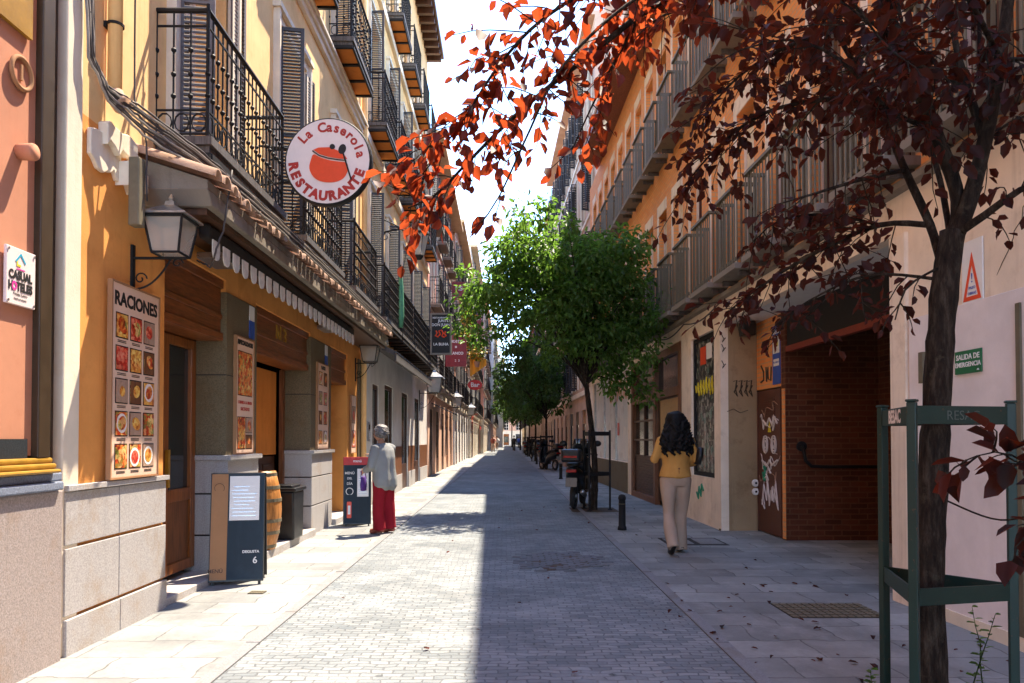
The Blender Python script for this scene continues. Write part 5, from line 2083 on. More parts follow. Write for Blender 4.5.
rg = np.random.default_rng(5)
lx = np.concatenate([rg.normal(2.3, .7, 70), rg.uniform(-1.4, 3.2, 40)]); ly = np.concatenate([rg.normal(4.6, 1.3, 70), rg.uniform(4.2, 16, 40)])
lx = np.clip(lx, -1.6, 3.25)
lit = leaf_mesh('leaf_litter', np.stack([lx, ly, np.full(110, .02)], 1), np.concatenate([rg.normal(size=(110, 2)), np.full((110, 1), .02)], 1), rg.normal(0, .12, (110, 3)) + np.array([0, 0, 1]), rg.uniform(.03, .075, 110), 'leaf_purple', None, .55)
lit['kind'] = 'stuff'
# ---- triangular tree guard
def tree_guard(label, loc, rz, group='tree guards along the pavement', mat='guard', scrawl=True):
    r = root('tree_guard', label, 'tree guard', loc, rz, group)
    ang = [R(98), R(230), R(335)]
    rad = .325
    C = [Vector((rad * math.cos(a), rad * math.sin(a), 0)) for a in ang]
    for c, a in zip(C, ang):
        M = Matrix.Translation(c) @ Matrix.Rotation(a, 4, 'Z')
        m = MB()
        m.box(-.019, .019, -.019, .019, -.03, 1.55, M)
        m.box(-.023, .023, -.023, .023, 1.551, 1.562, M)
        m.box(-.045, .045, -.045, .045, -.02, .014, M)
        m.build('post', mat, r, bevel=.004)
    for i in range(3):
        a, b = C[i], C[(i + 1) % 3]
        mid = (a + b) / 2
        d = (b - a)
        L = d.length
        M = Matrix.Translation(mid) @ Matrix.Rotation(math.atan2(d.y, d.x), 4, 'Z')
        m = MB()
        for z0, z1 in ((1.455, 1.535), (.67, .745)):
            m.box(-L / 2 + .021, L / 2 - .021, -.006, .006, z0, z1, M)
        o = m.build('crossbar', mat, r, bevel=.003)
        if scrawl and i in (0, 1):
            t = MB()
            # outer face of this side
            s = 1
            fr = M @ basis((0, -.0075, 1.492), (1, 0, 0), (0, 0, 1))
            fl = M @ basis((0, .0075, 1.492), (-1, 0, 0), (0, 0, 1))
            outw = mid.normalized()
            use = fr if (fr.to_3x3() @ Vector((0, 0, 1))).dot(outw) > 0 else fl
            t.text('RESAC' if i == 1 else 'BESAC', .06 if i == 1 else .085, use, .0005, -.0006 if i == 1 else .003)
            t.build('scrawled_letters', 'chalkmark' if i == 1 else 'scrawl', o)
    return r


tree_guard('dark green three legged guard around the near purple tree', (1.97, 3.45, .01), 0, mat='guard')
g2 = tree_guard('dark guard around the green tree by the parked scooter', (1.74, 14.6, .01), R(20), mat='iron', scrawl=False)
for (x, y), lb in zip(TREES[2:], ('dark guard around the first tree beyond the scooter', 'dark guard around the second tree beyond the scooter', 'dark guard around the third tree beyond the scooter', 'dark guard around the farthest tree on the shaded pavement')):
    dup(g2, lb, (x, y, .01), R(x * 40 + y))

# ---- green trees
def green_tree(label, loc, ells, trunk_h, n_cl, per, size, mat, seed, lean=(0, 0)):
    r = root('street_tree', label, 'tree', loc, 0, 'green trees on the shaded pavement')
    rg = np.random.default_rng(seed)
    t = MB()
    top = Vector((lean[0] * .3, lean[1] * .3, trunk_h))
    rough_tube(t, [(0, 0, -.05), (.02, 0, trunk_h * .4), tuple(top)], [.085, .06, .05], 10, seed, .03)
    t.build('trunk', 'bark', r, True)
    b = MB()
    cl = []
    tot = sum(e[1][0] * e[1][1] * e[1][2] for e in ells)
    for c, rd in ells:
        k = max(4, int(n_cl * rd[0] * rd[1] * rd[2] / tot))
        for _ in range(k):
            d = rg.normal(size=3); d /= np.linalg.norm(d)
            cl.append(np.array(c) + d * np.array(rd) * (rg.random() ** .38 * rg.uniform(.85, 1.18)))
    P, D, N, S = [], [], [], []
    for c in cl:
        c = Vector(c)
        mid = top.lerp(c, .5) + Vector((0, 0, .12 * (c - top).length))
        st = top + Vector((0, 0, -.2 * rg.random()))
        if rg.random() < .22:
            b.tube([st, st.lerp(mid, .5) + Vector(rg.normal(0, .05, 3)), mid, c], [.03, .022, .014, .005], 5)
        rr = rg.uniform(.16, .5)
        m = int(per * rr / .4)
        dd = rg.normal(size=(m, 3)); dd /= np.linalg.norm(dd, axis=1)[:, None]
        pp = np.array(c) + dd * rr * (rg.random((m, 1)) ** .45) * np.array([1, 1, .8])
        P.append(pp)
        D.append(dd * .7 + rg.normal(0, .5, (m, 3)) + np.array([0, 0, -.45]))
        N.append(rg.normal(0, .5, (m, 3)) + np.array([0, 0, 1.0]))
        S.append(size * rg.uniform(.6, 1.2, m))
    b.build('branches', 'bark', r)
    leaf_mesh('crown', np.concatenate(P), np.concatenate(D), np.concatenate(N), np.concatenate(S), mat, r, .46)
    return r


green_tree('green tree behind the parked scooter, its crown sunlit on the street side', (1.74, 14.6, 0),
           [((-.75, .0, 4.75), (1.5, 1.4, 1.35)), ((.35, -.1, 3.75), (.95, .9, 1.35)), ((-1.75, 0, 4.5), (.95, .9, .9)), ((-1.95, .1, 3.85), (.8, .8, .65)), ((.25, 0, 4.8), (.9, 1.0, 1.1)), ((-.8, 0, 3.7), (1.0, 1.0, .7)), ((.5, -.3, 3.2), (.85, .8, 1.0))], 2.6, 230, 95, .135, 'leaf_green', 3, (-.5, 0))
gt = green_tree('dark green tree standing next beyond the scooter', (1.92, 34.5, 0),
                [((-.3, 0, 5.0), (2.3, 2.2, 2.4)), ((-.8, 0, 3.6), (1.9, 1.5, 1.2)), ((.6, 0, 4.0), (1.3, 1.5, 1.6))], 2.5, 110, 60, .22, 'leaf_dark', 5)
dup(gt, 'second dark green tree beyond the scooter', (1.92, 46.5, 0), R(70), 1.05)
dup(gt, 'third dark green tree beyond the scooter', (1.95, 59, 0), R(160), 1.15)
dup(gt, 'fourth dark green tree beyond the scooter', (1.95, 72, 0), R(250), 1.3)
dup(gt, 'tall dark green tree far behind the row of guards', (1.9, 92, 0), R(30), 1.5)
dup(gt, 'farthest green tree, almost at the block closing the street', (1.2, 128, 0), R(120), 1.7)

# ---- weeds
def weed(label, x, y, h, seed):
    r = root('weed', label, 'plant', (x, y, .01), 0, 'weeds in the near tree pit')
    rg = np.random.default_rng(seed)
    m = MB()
    pts = [Vector((0, 0, 0))]
    d = Vector((rg.normal(0, .15), rg.normal(0, .1), 1)).normalized()
    for k in range(6):
        d = (d + Vector(rg.normal(0, .09, 3))).normalized()
        pts.append(pts[-1] + d * h / 6)
    m.tube(pts, [.004, .004, .0035, .003, .0025, .002, .0015], 5)
    m.build('stem', 'leaf_dark', r)
    P, D, N = [], [], []
    for k in range(22):
        t = .25 + .75 * k / 21
        f = t * 6; i = min(5, int(f))
        P.append(tuple(pts[i].lerp(pts[i + 1], f - i)))
        a = k * 2.4
        D.append((math.cos(a), math.sin(a), .35)); N.append((rg.normal(0, .2), rg.normal(0, .2), 1))
    leaf_mesh('leaves', P, D, N, rg.uniform(.03, .055, 22), 'leaf_green', r, .5)


weed('tall thin green weed in front of the pale door', 2.18, 3.55, .62, 2)
weed('leaning green weed between the guard post and the cream wall', 2.36, 3.70, .55, 4)
weed('low weed sprouting at the left foot of the green guard', 1.80, 3.62, .26, 6)

# ================================================================== scooters, bollards
def scooter(label, loc, rz, group='scooters parked among the trees', body='black'):
    r = root('scooter', label, 'scooter', loc, rz, group)

    def loft(prof, n=12):
        m = MB()
        vs, fs = [], []
        for (y, z, rx, rz_) in prof:
            for j in range(n):
                t = 2 * PI * j / n
                vs.append((rx * math.copysign(abs(math.cos(t)) ** .7, math.cos(t)), y, z + rz_ * math.copysign(abs(math.sin(t)) ** .8, math.sin(t))))
        for i in range(len(prof) - 1):
            for j in range(n):
                fs.append((i * n + j, (i + 1) * n + j, (i + 1) * n + (j + 1) % n, i * n + (j + 1) % n))
        fs.append(tuple(range(n))); fs.append(tuple((len(prof) - 1) * n + j for j in range(n - 1, -1, -1)))
        return m.raw(vs, fs)
    loft([(-.82, .80, .05, .04), (-.70, .74, .14, .12), (-.45, .66, .18, .16), (-.1, .60, .18, .16), (.12, .46, .15, .14), (.2, .34, .13, .08)]).build('body', body, r, True)
    loft([(-.68, .87, .11, .03), (-.55, .90, .15, .05), (-.1, .86, .15, .05), (.02, .82, .12, .05), (.14, .79, .08, .03)]).build('seat', 'leather', r, True)
    m = MB()
    m.box(-.16, .16, .15, .52, .27, .33)
    m.build('footboard', body, r, bevel=.02)
    m = MB()
    prof = [(.50, .28, .17), (.60, .5, .21), (.58, .75, .22), (.50, .98, .17), (.46, 1.04, .12)]
    vs, fs = [], []
    for (y, z, w) in prof:
        for k in range(7):
            x = -w + 2 * w * k / 6
            vs.append((x, y + .10 * (1 - (x / w) ** 2), z))
    for (y, z, w) in prof:
        for k in range(7):
            x = -w + 2 * w * k / 6
            vs.append((x * .9, y + .10 * (1 - (x / w) ** 2) - .06, z))
    n = len(prof) * 7
    for i in range(len(prof) - 1):
        for k in range(6):
            a = i * 7 + k
            fs += [(a, a + 1, a + 8, a + 7), (n + a, n + a + 7, n + a + 8, n + a + 1)]
        fs += [(i * 7, i * 7 + 7, n + i * 7 + 7, n + i * 7), (i * 7 + 6, n + i * 7 + 6, n + i * 7 + 13, i * 7 + 13)]
    m.raw(vs, fs).build('leg_shield', body, r, True)
    m = MB()
    m.tube([(-.36, .36, 1.06), (-.2, .44, 1.08), (0, .46, 1.05), (.2, .44, 1.08), (.36, .36, 1.06)], .016, 7)
    m.tube([(-.36, .36, 1.06), (-.24, .42, 1.075)], .024, 7).tube([(.36, .36, 1.06), (.24, .42, 1.075)], .024, 7)
    m.tube([(0, .46, 1.05), (0, .62, .55), (0, .68, .25)], .035, 8)
    m.build('handlebar', 'black', r, True)
    for s in (-1, 1):
        m = MB()
        m.tube([(s * .24, .42, 1.08), (s * .32, .40, 1.22), (s * .34, .40, 1.25)], .008, 5)
        m.lathe([(.01, -.012), (.06, -.006), (.065, .006), (.01, .014)], (s * .36, .39, 1.30), 12, Matrix.Rotation(PI / 2, 4, 'X'), sx=1.3)
        m.build('mirror', 'black', r, True)
    m = MB()
    vs, fs = [], []
    for i, (y, z, w) in enumerate(((.58, 1.02, .16), (.52, 1.22, .19), (.44, 1.40, .14))):
        for k in range(5):
            x = -w + 2 * w * k / 4
            vs.append((x, y + .05 * (1 - (x / w) ** 2), z))
    for i in range(2):
        for k in range(4):
            a = i * 5 + k
            fs.append((a, a + 1, a + 6, a + 5))
    m.raw(vs, fs)
    o = m.build('windscreen', 'glass', r, True)
    o.modifiers.new('thickness', 'SOLIDIFY').thickness = .006
    for y in (-.52, .72):
        m = MB()
        m.ring((0, y, .25), (1, 0, 0), .195, .055, 24, 8)
        w = m.build('wheel', 'rubber', r, True)
        m = MB()
        m.ring((0, y, .25), (1, 0, 0), .135, .015, 20, 5)
        m.lathe([(.05, -.06), (.05, .06)], (0, y, .25), 12, Matrix.Rotation(PI / 2, 4, 'Y'))
        for k in range(5):
            t = 2 * PI * k / 5
            m.tube([(0, y, .25), (0, y + .14 * math.cos(t), .25 + .14 * math.sin(t))], .014, 5)
        m.build('rim', 'chrome', w)
    loft([(.50, .50, .05, .03), (.62, .545, .075, .02), (.78, .53, .075, .02), (.92, .45, .06, .02)]).build('mudguard', body, r, True)
    m = MB()
    m.box(-.19, .19, -.98, -.62, .94, 1.20)
    tcs = m.build('top_case', body, r, bevel=.05)
    m = MB().box(-.13, .13, -.992, -.975, 1.03, 1.07)
    m.build('reflector', 'headlamp', tcs)
    m = MB().box(-.10, .10, -.86, -.80, .74, .80)
    m.build('tail_light', 'headlamp', r, bevel=.012)
    M = Matrix.Translation((0, -.86, .55)) @ Matrix.Rotation(R(-15), 4, 'X')
    MB().box(-.11, .11, -.006, .006, -.09, .09, M).build('number_plate', 'concrete', r)
    m = MB()
    m.tube([(.18, -.1, .25), (.2, -.35, .27), (.2, -.72, .36)], [.025, .05, .05], 10)
    m.build('exhaust', 'chrome', r, True)
    m = MB()
    m.tube([(-.1, -.05, .3), (-.16, -.02, .02)], .014, 6).tube([(.1, -.05, .3), (.16, -.02, .02)], .014, 6)
    m.build('stand', 'iron', r)
    return r


sc0 = scooter('black scooter with a top case parked by the first green tree', (1.50, 15.3, .004), R(-14))
dup(sc0, 'black scooter parked just short of the second guarded tree', (2.0, 33.2, .004), R(25))
dup(sc0, 'black scooter parked past the second guarded tree', (1.95, 38.5, .004), R(-10))
dup(sc0, 'black scooter parked between the third and fourth guards', (2.0, 51, .004), R(12))
dup(sc0, 'farthest black scooter beside the shaded trees', (1.95, 63, .004), R(-20))

def bollard(label, x, y):
    r = root('bollard', label, 'bollard', (x, y, .004), R(4), 'dark bollards on the shaded pavement')
    m = MB()
    m.lathe([(.072, 0), (.066, .05), (.056, .06), (.052, .46), (.060, .47), (.060, .50), (.05, .53), (.02, .545)], (0, 0, 0), 16)
    m.build('shaft', 'iron', r, True)
    MB().ring((0, 0, .40), (0, 0, 1), .053, .006, 16, 4).build('band', 'irongreen', r)
    return r


b0 = bollard('dark bollard nearest to the woman in the mustard jacket', 1.80, 11.4)
dup(b0, 'dark bollard beyond the parked scooter and its tree', (1.95, 25.9, .004))
dup(b0, 'farther dark bollard between the second and third guards', (1.75, 41, .004))

# ================================================================== people
def evaluated(o):
    COL.objects.link(o)
    bpy.context.view_layer.update()
    dg = bpy.context.evaluated_depsgraph_get()
    m = bpy.data.meshes.new_from_object(o.evaluated_get(dg))
    bpy.data.objects.remove(o)
    return m


def remesh_build(mb, name, mat, parent, vox=.016, smooth=4, fold=0, seed=0):
    m = mb.mesh('tmp', mat)
    o = bpy.data.objects.new('tmp', m)
    r = o.modifiers.new('r', 'REMESH')
    r.mode = 'VOXEL'
    r.voxel_size = vox
    s = o.modifiers.new('s', 'SMOOTH')
    s.iterations = smooth
    me = evaluated(o)
    if fold:
        n = len(me.vertices)
        co = np.empty(n * 3); me.vertices.foreach_get('co', co); co = co.reshape(-1, 3)
        no = np.empty(n * 3); me.vertex_normals.foreach_get('vector', no); no = no.reshape(-1, 3)
        rg = np.random.default_rng(seed)
        dsp = np.zeros(n)
        for k in range(9):
            kv = rg.normal(size=3) * np.array([22, 22, 7])
            dsp += np.sin(co @ kv + rg.random() * 6.28)
        co += no * (dsp * fold / 3)[:, None]
        me.vertices.foreach_set('co', co.reshape(-1))
    me.materials.clear(); me.materials.append(MAT[mat])
    me.polygons.foreach_set('use_smooth', [True] * len(me.polygons))
    me.update()
    o = bpy.data.objects.new(name, me)
    COL.objects.link(o)
    o.parent = parent
    return o


def hand_chain(V, E, RAD, w, wrist, d, pn, curl=.5, s=1.0):
    """palm + five fingers rooted at vertex index w; d = hand direction, pn = palm normal"""
    d, pn = Vector(d).normalized(), Vector(pn).normalized()
    sd = d.cross(pn).normalized()
    def add(p, r, par):
        V.append(tuple(p)); RAD.append(r); E.append((par, len(V) - 1)); return len(V) - 1
    palm = add(Vector(wrist) + d * .045 * s, .020 * s, w)
    for k, (o, L) in enumerate(((-.027, .062), (-.009, .072), (.009, .068), (.026, .054))):
        b = add(Vector(wrist) + d * .085 * s + sd * o * s, .0095 * s, palm)
        p = Vector(V[b]); dd = d.copy()
        for q in range(3):
            dd = (dd + pn * curl * .55).normalized()
            p = p + dd * L * s * (.42, .33, .25)[q]
            b = add(p, (.0088, .0082, .007)[q] * s, b)
    b = add(Vector(wrist) + d * .035 * s - sd * .032 * s, .011 * s, palm)
    p = Vector(V[b])
    for q in range(2):
        p = p + (d * .75 - sd * .5 + pn * .35 * (q + 1)).normalized() * .03 * s
        b = add(p, (.0095, .008)[q] * s, b)


def head_mesh(mb, c, f, s=1.0):
    """head ellipsoid with jaw and nose; c centre, f facing direction"""
    f = Vector(f).normalized()
    rt = f.cross(Vector((0, 0, 1))).normalized()
    up = rt.cross(f)
    vs, fs = [], []
    nu, nv = 20, 14
    for i in range(nv + 1):
        ph = PI * i / nv
        for j in range(nu):
            th = 2 * PI * j / nu
            x, y, z = math.sin(ph) * math.cos(th), math.sin(ph) * math.sin(th), math.cos(ph)
            X, Y, Z = x * .075, y * .095, z * .115
            if z < 0:
                X *= 1 + .28 * z
                Y = Y * (1 + .12 * z) + .012 * -z
            if y > .9 and -.35 < z < .25:
                Y += .022 * (1 - abs(z + .1) * 2)
            vs.append(Vector(c) + (rt * X + f * Y + up * Z) * s)
    for i in range(nv):
        for j in range(nu):
            fs.append((i * nu + j, (i + 1) * nu + j, (i + 1) * nu + (j + 1) % nu, i * nu + (j + 1) % nu))
    mb.raw(vs, fs)
    for sg in (-1, 1):
        mb.lathe([(.005, -.008), (.022, -.004), (.022, .004), (.005, .008)], Vector(c) + rt * sg * .075 * s - up * .005, 10, Matrix.Rotation(PI / 2, 4, 'Y'), sy=.6, sx=1.3)
    return rt, up


def person(label, loc, rz, J, hands, head_c, head_f, group=None, simple=False):
    r = root('person', label, 'person', loc, rz, group)
    V, RAD, E, idx = [], [], [], {}
    order = [('pelvis', None), ('waist', 'pelvis'), ('chest', 'waist'), ('neck', 'chest'), ('headb', 'neck')]
    for s in 'LR':
        order += [('hip' + s, 'pelvis'), ('knee' + s, 'hip' + s), ('ankle' + s, 'knee' + s), ('heel' + s, 'ankle' + s), ('toe' + s, 'ankle' + s),
                  ('sh' + s, 'chest'), ('elbow' + s, 'sh' + s), ('wrist' + s, 'elbow' + s)]
    for nme, par in order:
        p, rd = J[nme]
        idx[nme] = len(V)
        V.append(tuple(p)); RAD.append(rd)
        if par:
            E.append((idx[par], idx[nme]))
    if not simple:
        for s in 'LR':
            w = Vector(J['wrist' + s][0]); e = Vector(J['elbow' + s][0])
            hand_chain(V, E, RAD, idx['wrist' + s], w, hands[s].get('d', w - e), hands[s].get('pn', (0, 0, -1)), hands[s].get('curl', .5))
    m = bpy.data.meshes.new('b'); m.from_pydata(V, E, [])
    o = bpy.data.objects.new('b', m)
    sk = o.modifiers.new('skin', 'SKIN')
    for v, q in zip(m.skin_vertices[0].data, RAD):
        v.radius = (q, q)
        v.use_root = False
    m.skin_vertices[0].data[0].use_root = True
    sk.use_smooth_shade = True
    ss = o.modifiers.new('ss', 'SUBSURF'); ss.levels = 2 if not simple else 1
    me = evaluated(o)
    mb = MB()
    mb.raw([v.co for v in me.vertices], [tuple(p.vertices) for p in me.polygons])
    head_mesh(mb, head_c, head_f)
    body = mb.build('body', 'skin', r, True)
    f = Vector(head_f).normalized(); rt = f.cross(Vector((0, 0, 1))).normalized(); up = rt.cross(f)
    e = MB()
    for sg in (-1, 1):
        e.lathe([(.002, -.004), (.011, 0), (.002, .004)], Vector(head_c) + f * .088 + rt * sg * .032 + up * .008, 8, Matrix.Rotation(PI / 2, 4, 'X'))
    e.tube([Vector(head_c) + f * .092 + rt * a - up * .055 for a in (-.025, 0, .025)], [.003, .006, .003], 5)
    e.build('facial_features', 'sandal', r)
    return r


def ell(mb, rings, n=18):
    """vertical loft of ellipses: (cx,cy,z,rx,ry)"""
    vs, fs = [], []
    for (cx, cy, z, rx, ry_) in rings:
        for j in range(n):
            t = 2 * PI * j / n
            vs.append((cx + rx * math.cos(t), cy + ry_ * math.sin(t), z))
    for i in range(len(rings) - 1):
        for j in range(n):
            fs.append((i * n + j, i * n + (j + 1) % n, (i + 1) * n + (j + 1) % n, (i + 1) * n + j))
    fs.append(tuple(range(n - 1, -1, -1))); fs.append(tuple((len(rings) - 1) * n + j for j in range(n)))
    return mb.raw(vs, fs)


def shoe(parent, name, mat, heel, toe, h=.07, w=.042, sole=True):
    h_, t_ = Vector(heel), Vector(toe)
    m = MB()
    d = (t_ - h_)
    m.tube([h_ - d * .12 + Vector((0, 0, .012)), h_ + Vector((0, 0, .022)), h_ + d * .5 + Vector((0, 0, .018)), t_ + Vector((0, 0, .004)), t_ + d * .12], [.022, w * .85, w * .9, w, w * .45], 10)
    return m.build(name, mat, parent, True)


# woman in the mustard jacket, walking away
J = dict(pelvis=((0, 0, .95), .115), waist=((0, 0, 1.10), .10), chest=((0, 0, 1.29), .105), neck=((0, -.005, 1.44), .05), headb=((0, .01, 1.52), .055),
         hipL=((-.09, 0, .88), .09), kneeL=((-.095, -.02, .48), .058), ankleL=((-.095, -.22, .15), .04), heelL=((-.095, -.27, .13), .03), toeL=((-.095, -.12, .035), .03),
         hipR=((.09, 0, .88), .09), kneeR=((.095, .10, .49), .058), ankleR=((.09, .10, .09), .04), heelR=((.09, .06, .04), .03), toeR=((.10, .26, .03), .03),
         shL=((-.17, -.005, 1.38), .055), elbowL=((-.265, .0, 1.14), .042), wristL=((-.21, .22, 1.17), .026),
         shR=((.17, -.005, 1.38), .055), elbowR=((.25, -.02, 1.13), .042), wristR=((.20, .20, 1.08), .026))
W1 = person('woman in a mustard jacket and beige trousers walking away with a black bag', at(676, 553, 9.05) * 1, R(3), J,
            {'L': {'pn': (1, 0, .2), 'curl': .8}, 'R': {'pn': (-1, 0, .2), 'curl': .8}}, (0, .02, 1.60), (0, 1, -.05))
W1.location.z = .004
m = MB()
ell(m, [(0, 0, .935, .205, .150), (0, 0, 1.0, .190, .138), (0, 0, 1.09, .165, .122), (0, 0, 1.2, .185, .130), (0, -.005, 1.32, .198, .125), (0, -.01, 1.39, .165, .10), (0, -.01, 1.44, .085, .075), (0, -.01, 1.465, .07, .068)])
for s, e, w in ((-1, 'L', 'L'), (1, 'R', 'R')):
    a, b, c = (Vector(J[q + e][0]) for q in ('sh', 'elbow', 'wrist'))
    m.tube([a + Vector((-s * .04, 0, .0)), a, a.lerp(b, .5), b, b.lerp(c, .5), b.lerp(c, .93)], [.06, .068, .062, .056, .05, .044], 12)
jk = remesh_build(m, 'jacket', 'mustard', W1, .012, 3, .007, 3)
m = MB()
m.tube([(0, -.153, .95), (0, -.14, 1.02)], .005, 4)
m.lathe([(.012, 0), (.012, .008)], (0, -.145, 1.04), 8, Matrix.Rotation(PI / 2, 4, 'X'))
m.build('back_tab', 'wood', jk)
m = MB()
ell(m, [(0, 0, .82, .155, .10), (0, 0, .88, .180, .128), (0, -.01, .95, .178, .130), (0, 0, 1.02, .155, .112)])
for e in 'LR':
    a, b, c = (Vector(J[q + e][0]) for q in ('hip', 'knee', 'ankle'))
    m.tube([a + Vector((0, 0, .03)), a.lerp(b, .35), b, b.lerp(c, .5), c + (c - b).normalized() * .055], [.100, .094, .074, .074, .078], 14)
tr = remesh_build(m, 'trousers', 'beige', W1, .012, 3, .008, 5)
for e in 'LR':
    shoe(W1, 'shoe', 'leather', J['heel' + e][0], J['toe' + e][0])
m = MB()
m.lathe([(.03, .12), (.10, .09), (.125, .03), (.13, -.04), (.11, -.1), (.04, -.12)], (0, -.015, 1.615), 16)
ell(m, [(0, -.06, 1.22, .10, .05), (0, -.075, 1.27, .165, .08), (0, -.075, 1.36, .19, .095), (0, -.06, 1.46, .17, .10), (0, -.03, 1.56, .145, .115), (0, -.01, 1.66, .09, .09)])
rg = np.random.default_rng(12)
for k in range(150):
    t = rg.random() * 2 * PI
    z = rg.uniform(1.25, 1.68)
    w = np.interp(z, [1.22, 1.3, 1.4, 1.5, 1.6, 1.7], [.12, .18, .195, .165, .135, .08])
    c = Vector((w * math.cos(t), -.05 + min(0.06, w * .55 * math.sin(t)) - .02, z))
    if c.y > .03 and z < 1.66:
        continue
    pts = [c + Vector((.02 * math.cos(q * 1.7), .014 * math.sin(q * 1.7), -.022 * q)) for q in range(5)]
    m.tube(pts, [.009, .014, .013, .010, .004], 5)
remesh_build(m, 'hair', 'hair_dark', W1, .009, 0, .005, 8)
m = MB()
m.lathe([(.01, -.11), (.08, -.10), (.10, 0), (.085, .10), (.01, .11)], (.275, -.01, 1.19), 14, Matrix.Rotation(R(10), 4, 'Y'), sx=.55, sy=1.25)
o = m.build('bag', 'leather', W1, True)
MB().tube([(.27, .08, 1.27), (.24, .06, 1.36), (.17, .0, 1.455), (.2, -.09, 1.37), (.26, -.09, 1.27)], .010, 6).build('strap', 'leather', o)

# woman in the grey cardigan, reading the board
J2 = dict(pelvis=((0, 0, .88), .115), waist=((0, .0, 1.02), .105), chest=((0, .02, 1.19), .105), neck=((0, .05, 1.33), .048), headb=((0, .075, 1.40), .055),
          hipL=((-.09, 0, .82), .09), kneeL=((-.10, .02, .46), .06), ankleL=((-.10, 0, .09), .04), heelL=((-.10, -.05, .035), .03), toeL=((-.12, .14, .025), .028),
          hipR=((.09, 0, .82), .09), kneeR=((.10, .01, .46), .06), ankleR=((.11, -.03, .09), .04), heelR=((.11, -.08, .035), .03), toeR=((.14, .11, .025), .028),
          shL=((-.17, .02, 1.27), .055), elbowL=((-.23, .04, 1.0), .042), wristL=((-.17, .24, .92), .026),
          shR=((.17, .02, 1.27), .055), elbowR=((.24, .10, 1.03), .042), wristR=((.10, .28, 1.13), .026))
p = at(384, 534, 11.0)
W2 = person('older woman in a loose grey cardigan and dark red trousers reading the board', (p.x, p.y, .004), R(58), J2,
            {'L': {'pn': (1, 0, 0), 'curl': .9}, 'R': {'pn': (0, 0, -1), 'curl': .6}}, (0, .09, 1.475), (0, 1, -.25))
m = MB()
ell(m, [(0, -.05, .64, .13, .07), (0, -.03, .70, .215, .145), (0, -.015, .80, .22, .16), (0, 0, .95, .20, .15), (0, .01, 1.12, .195, .145), (0, .02, 1.23, .19, .125), (0, .03, 1.29, .15, .10), (0, .045, 1.335, .075, .07)])
for s, e in ((-1, 'L'), (1, 'R')):
    a, b, c = (Vector(J2[q + e][0]) for q in ('sh', 'elbow', 'wrist'))
    m.tube([a + Vector((-s * .05, 0, 0)), a, a.lerp(b, .5), b, b.lerp(c, .5), b.lerp(c, .85)], [.06, .074, .076, .072, .062, .055], 12)
remesh_build(m, 'cardigan', 'sage', W2, .014, 4, .007, 4)
m = MB()
m.tube([(-.08, .12, 1.2), (-.02, .14, 1.05), (-.03, .15, .92)], .03, 6)
m.build('scarf', 'white', W2, True)
m = MB()
ell(m, [(0, 0, .76, .16, .11), (0, 0, .84, .18, .13), (0, 0, .95, .165, .12)])
for e in 'LR':
    a, b, c = (Vector(J2[q + e][0]) for q in ('hip', 'knee', 'ankle'))
    m.tube([a + Vector((0, 0, .03)), a.lerp(b, .4), b, b.lerp(c, .5), c + Vector((0, 0, -.03))], [.105, .104, .092, .092, .098], 14)
remesh_build(m, 'trousers', 'crimson', W2, .014, 4, .008, 6)
for e in 'LR':
    shoe(W2, 'sandal', 'sandal', J2['heel' + e][0], J2['toe' + e][0])
m = MB()
m.lathe([(.03, .105), (.08, .085), (.1, .03), (.105, -.03), (.09, -.08), (.03, -.10)], (0, .055, 1.505), 16, Matrix.Rotation(R(12), 4, 'X'))
for k in range(230):
    t = rg.random() * 2 * PI
    ph = rg.uniform(0, 1.9)
    d = Vector((math.sin(ph) * math.cos(t), math.sin(ph) * math.sin(t), math.cos(ph)))
    if d.y > .35 and d.z < .45:
        continue
    c = Vector((0, .06, 1.50)) + Vector((d.x * .108, d.y * .122, d.z * .115))
    pts = [c + Vector((.014 * math.cos(q * 1.5), .012 * math.sin(q * 1.5), -.012 * q)) for q in range(4)]
    m.tube(pts, [.007, .010, .008, .004], 5)
remesh_build(m, 'hair', 'hair_grey', W2, .007, 0, .003, 9)
m = MB()
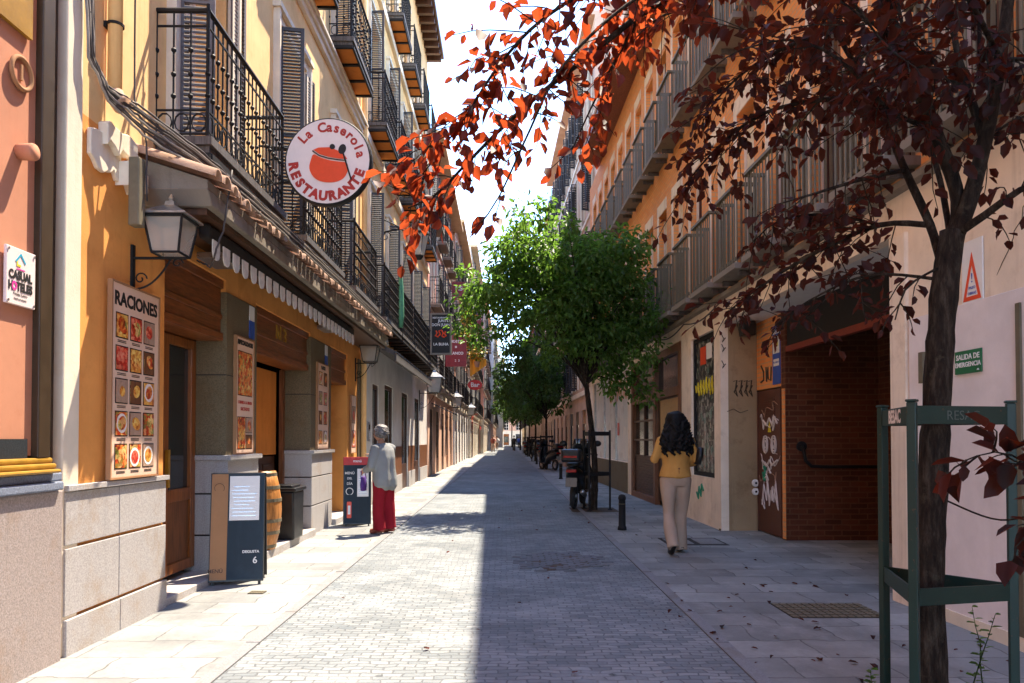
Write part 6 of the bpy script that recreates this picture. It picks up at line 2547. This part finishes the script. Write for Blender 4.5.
m.lathe([(.02, -.12), (.06, -.11), (.07, -.02), (.05, .08), (.02, .11)], (-.13, .29, .74), 12, sx=.9, sy=.55)
o = m.build('bag', 'purple', W2, True)
MB().tube([(-.19, .29, .80), (-.17, .30, .91), (-.13, .31, .95), (-.09, .30, .91), (-.07, .29, .80)], .007, 6).build('strap', 'purple', o)

# far walkers
def walker(label, px, d, rz, top, bottom, hair, x=None):
    Jw = {k: (Vector(v[0]) * 1.03, v[1]) for k, v in J.items()}
    p = at(px, HZ, d)
    r = person(label, (p.x, p.y, .004), rz, Jw, {'L': {}, 'R': {}}, (0, .02, 1.64), (0, 1, 0), 'walkers far down the street', True)
    m = MB()
    ell(m, [(0, 0, .92, .19, .14), (0, 0, 1.1, .18, .13), (0, 0, 1.33, .2, .13), (0, 0, 1.43, .15, .1), (0, 0, 1.49, .07, .07)], 12)
    for s, e in ((-1, 'L'), (1, 'R')):
        m.tube([Jw['sh' + e][0], Jw['elbow' + e][0], Jw['elbow' + e][0].lerp(Jw['wrist' + e][0], .8)], [.07, .06, .05], 8)
    m.build('shirt', top, r, True)
    m = MB()
    ell(m, [(0, 0, .80, .16, .11), (0, 0, .9, .185, .13), (0, 0, 1.0, .17, .12)], 12)
    for e in 'LR':
        m.tube([Jw['hip' + e][0], Jw['knee' + e][0], Jw['ankle' + e][0] - Vector((0, 0, .04))], [.1, .075, .07], 8)
    m.build('trousers', bottom, r, True)
    m = MB().lathe([(.03, .13), (.09, .09), (.10, .0), (.08, -.06), (.02, -.07)], (0, -.01, 1.68), 10)
    m.build('hair', hair, r, True)


walker('walker in black in the middle of the far shaded road', 514, 85, R(5), 'black', 'ink', 'hair_dark')
walker('far walker in a pale shirt in the sun by the shop fronts', 497, 95, R(180), 'paper', 'beige', 'hair_dark')
walker('far walker in a blue shirt at the edge of the shade', 519, 105, R(0), 'blue', 'ink', 'hair_grey')
walker('far walker in a brown top close to the sunny shop fronts', 493, 78, R(170), 'sandal', 'beige', 'hair_dark')
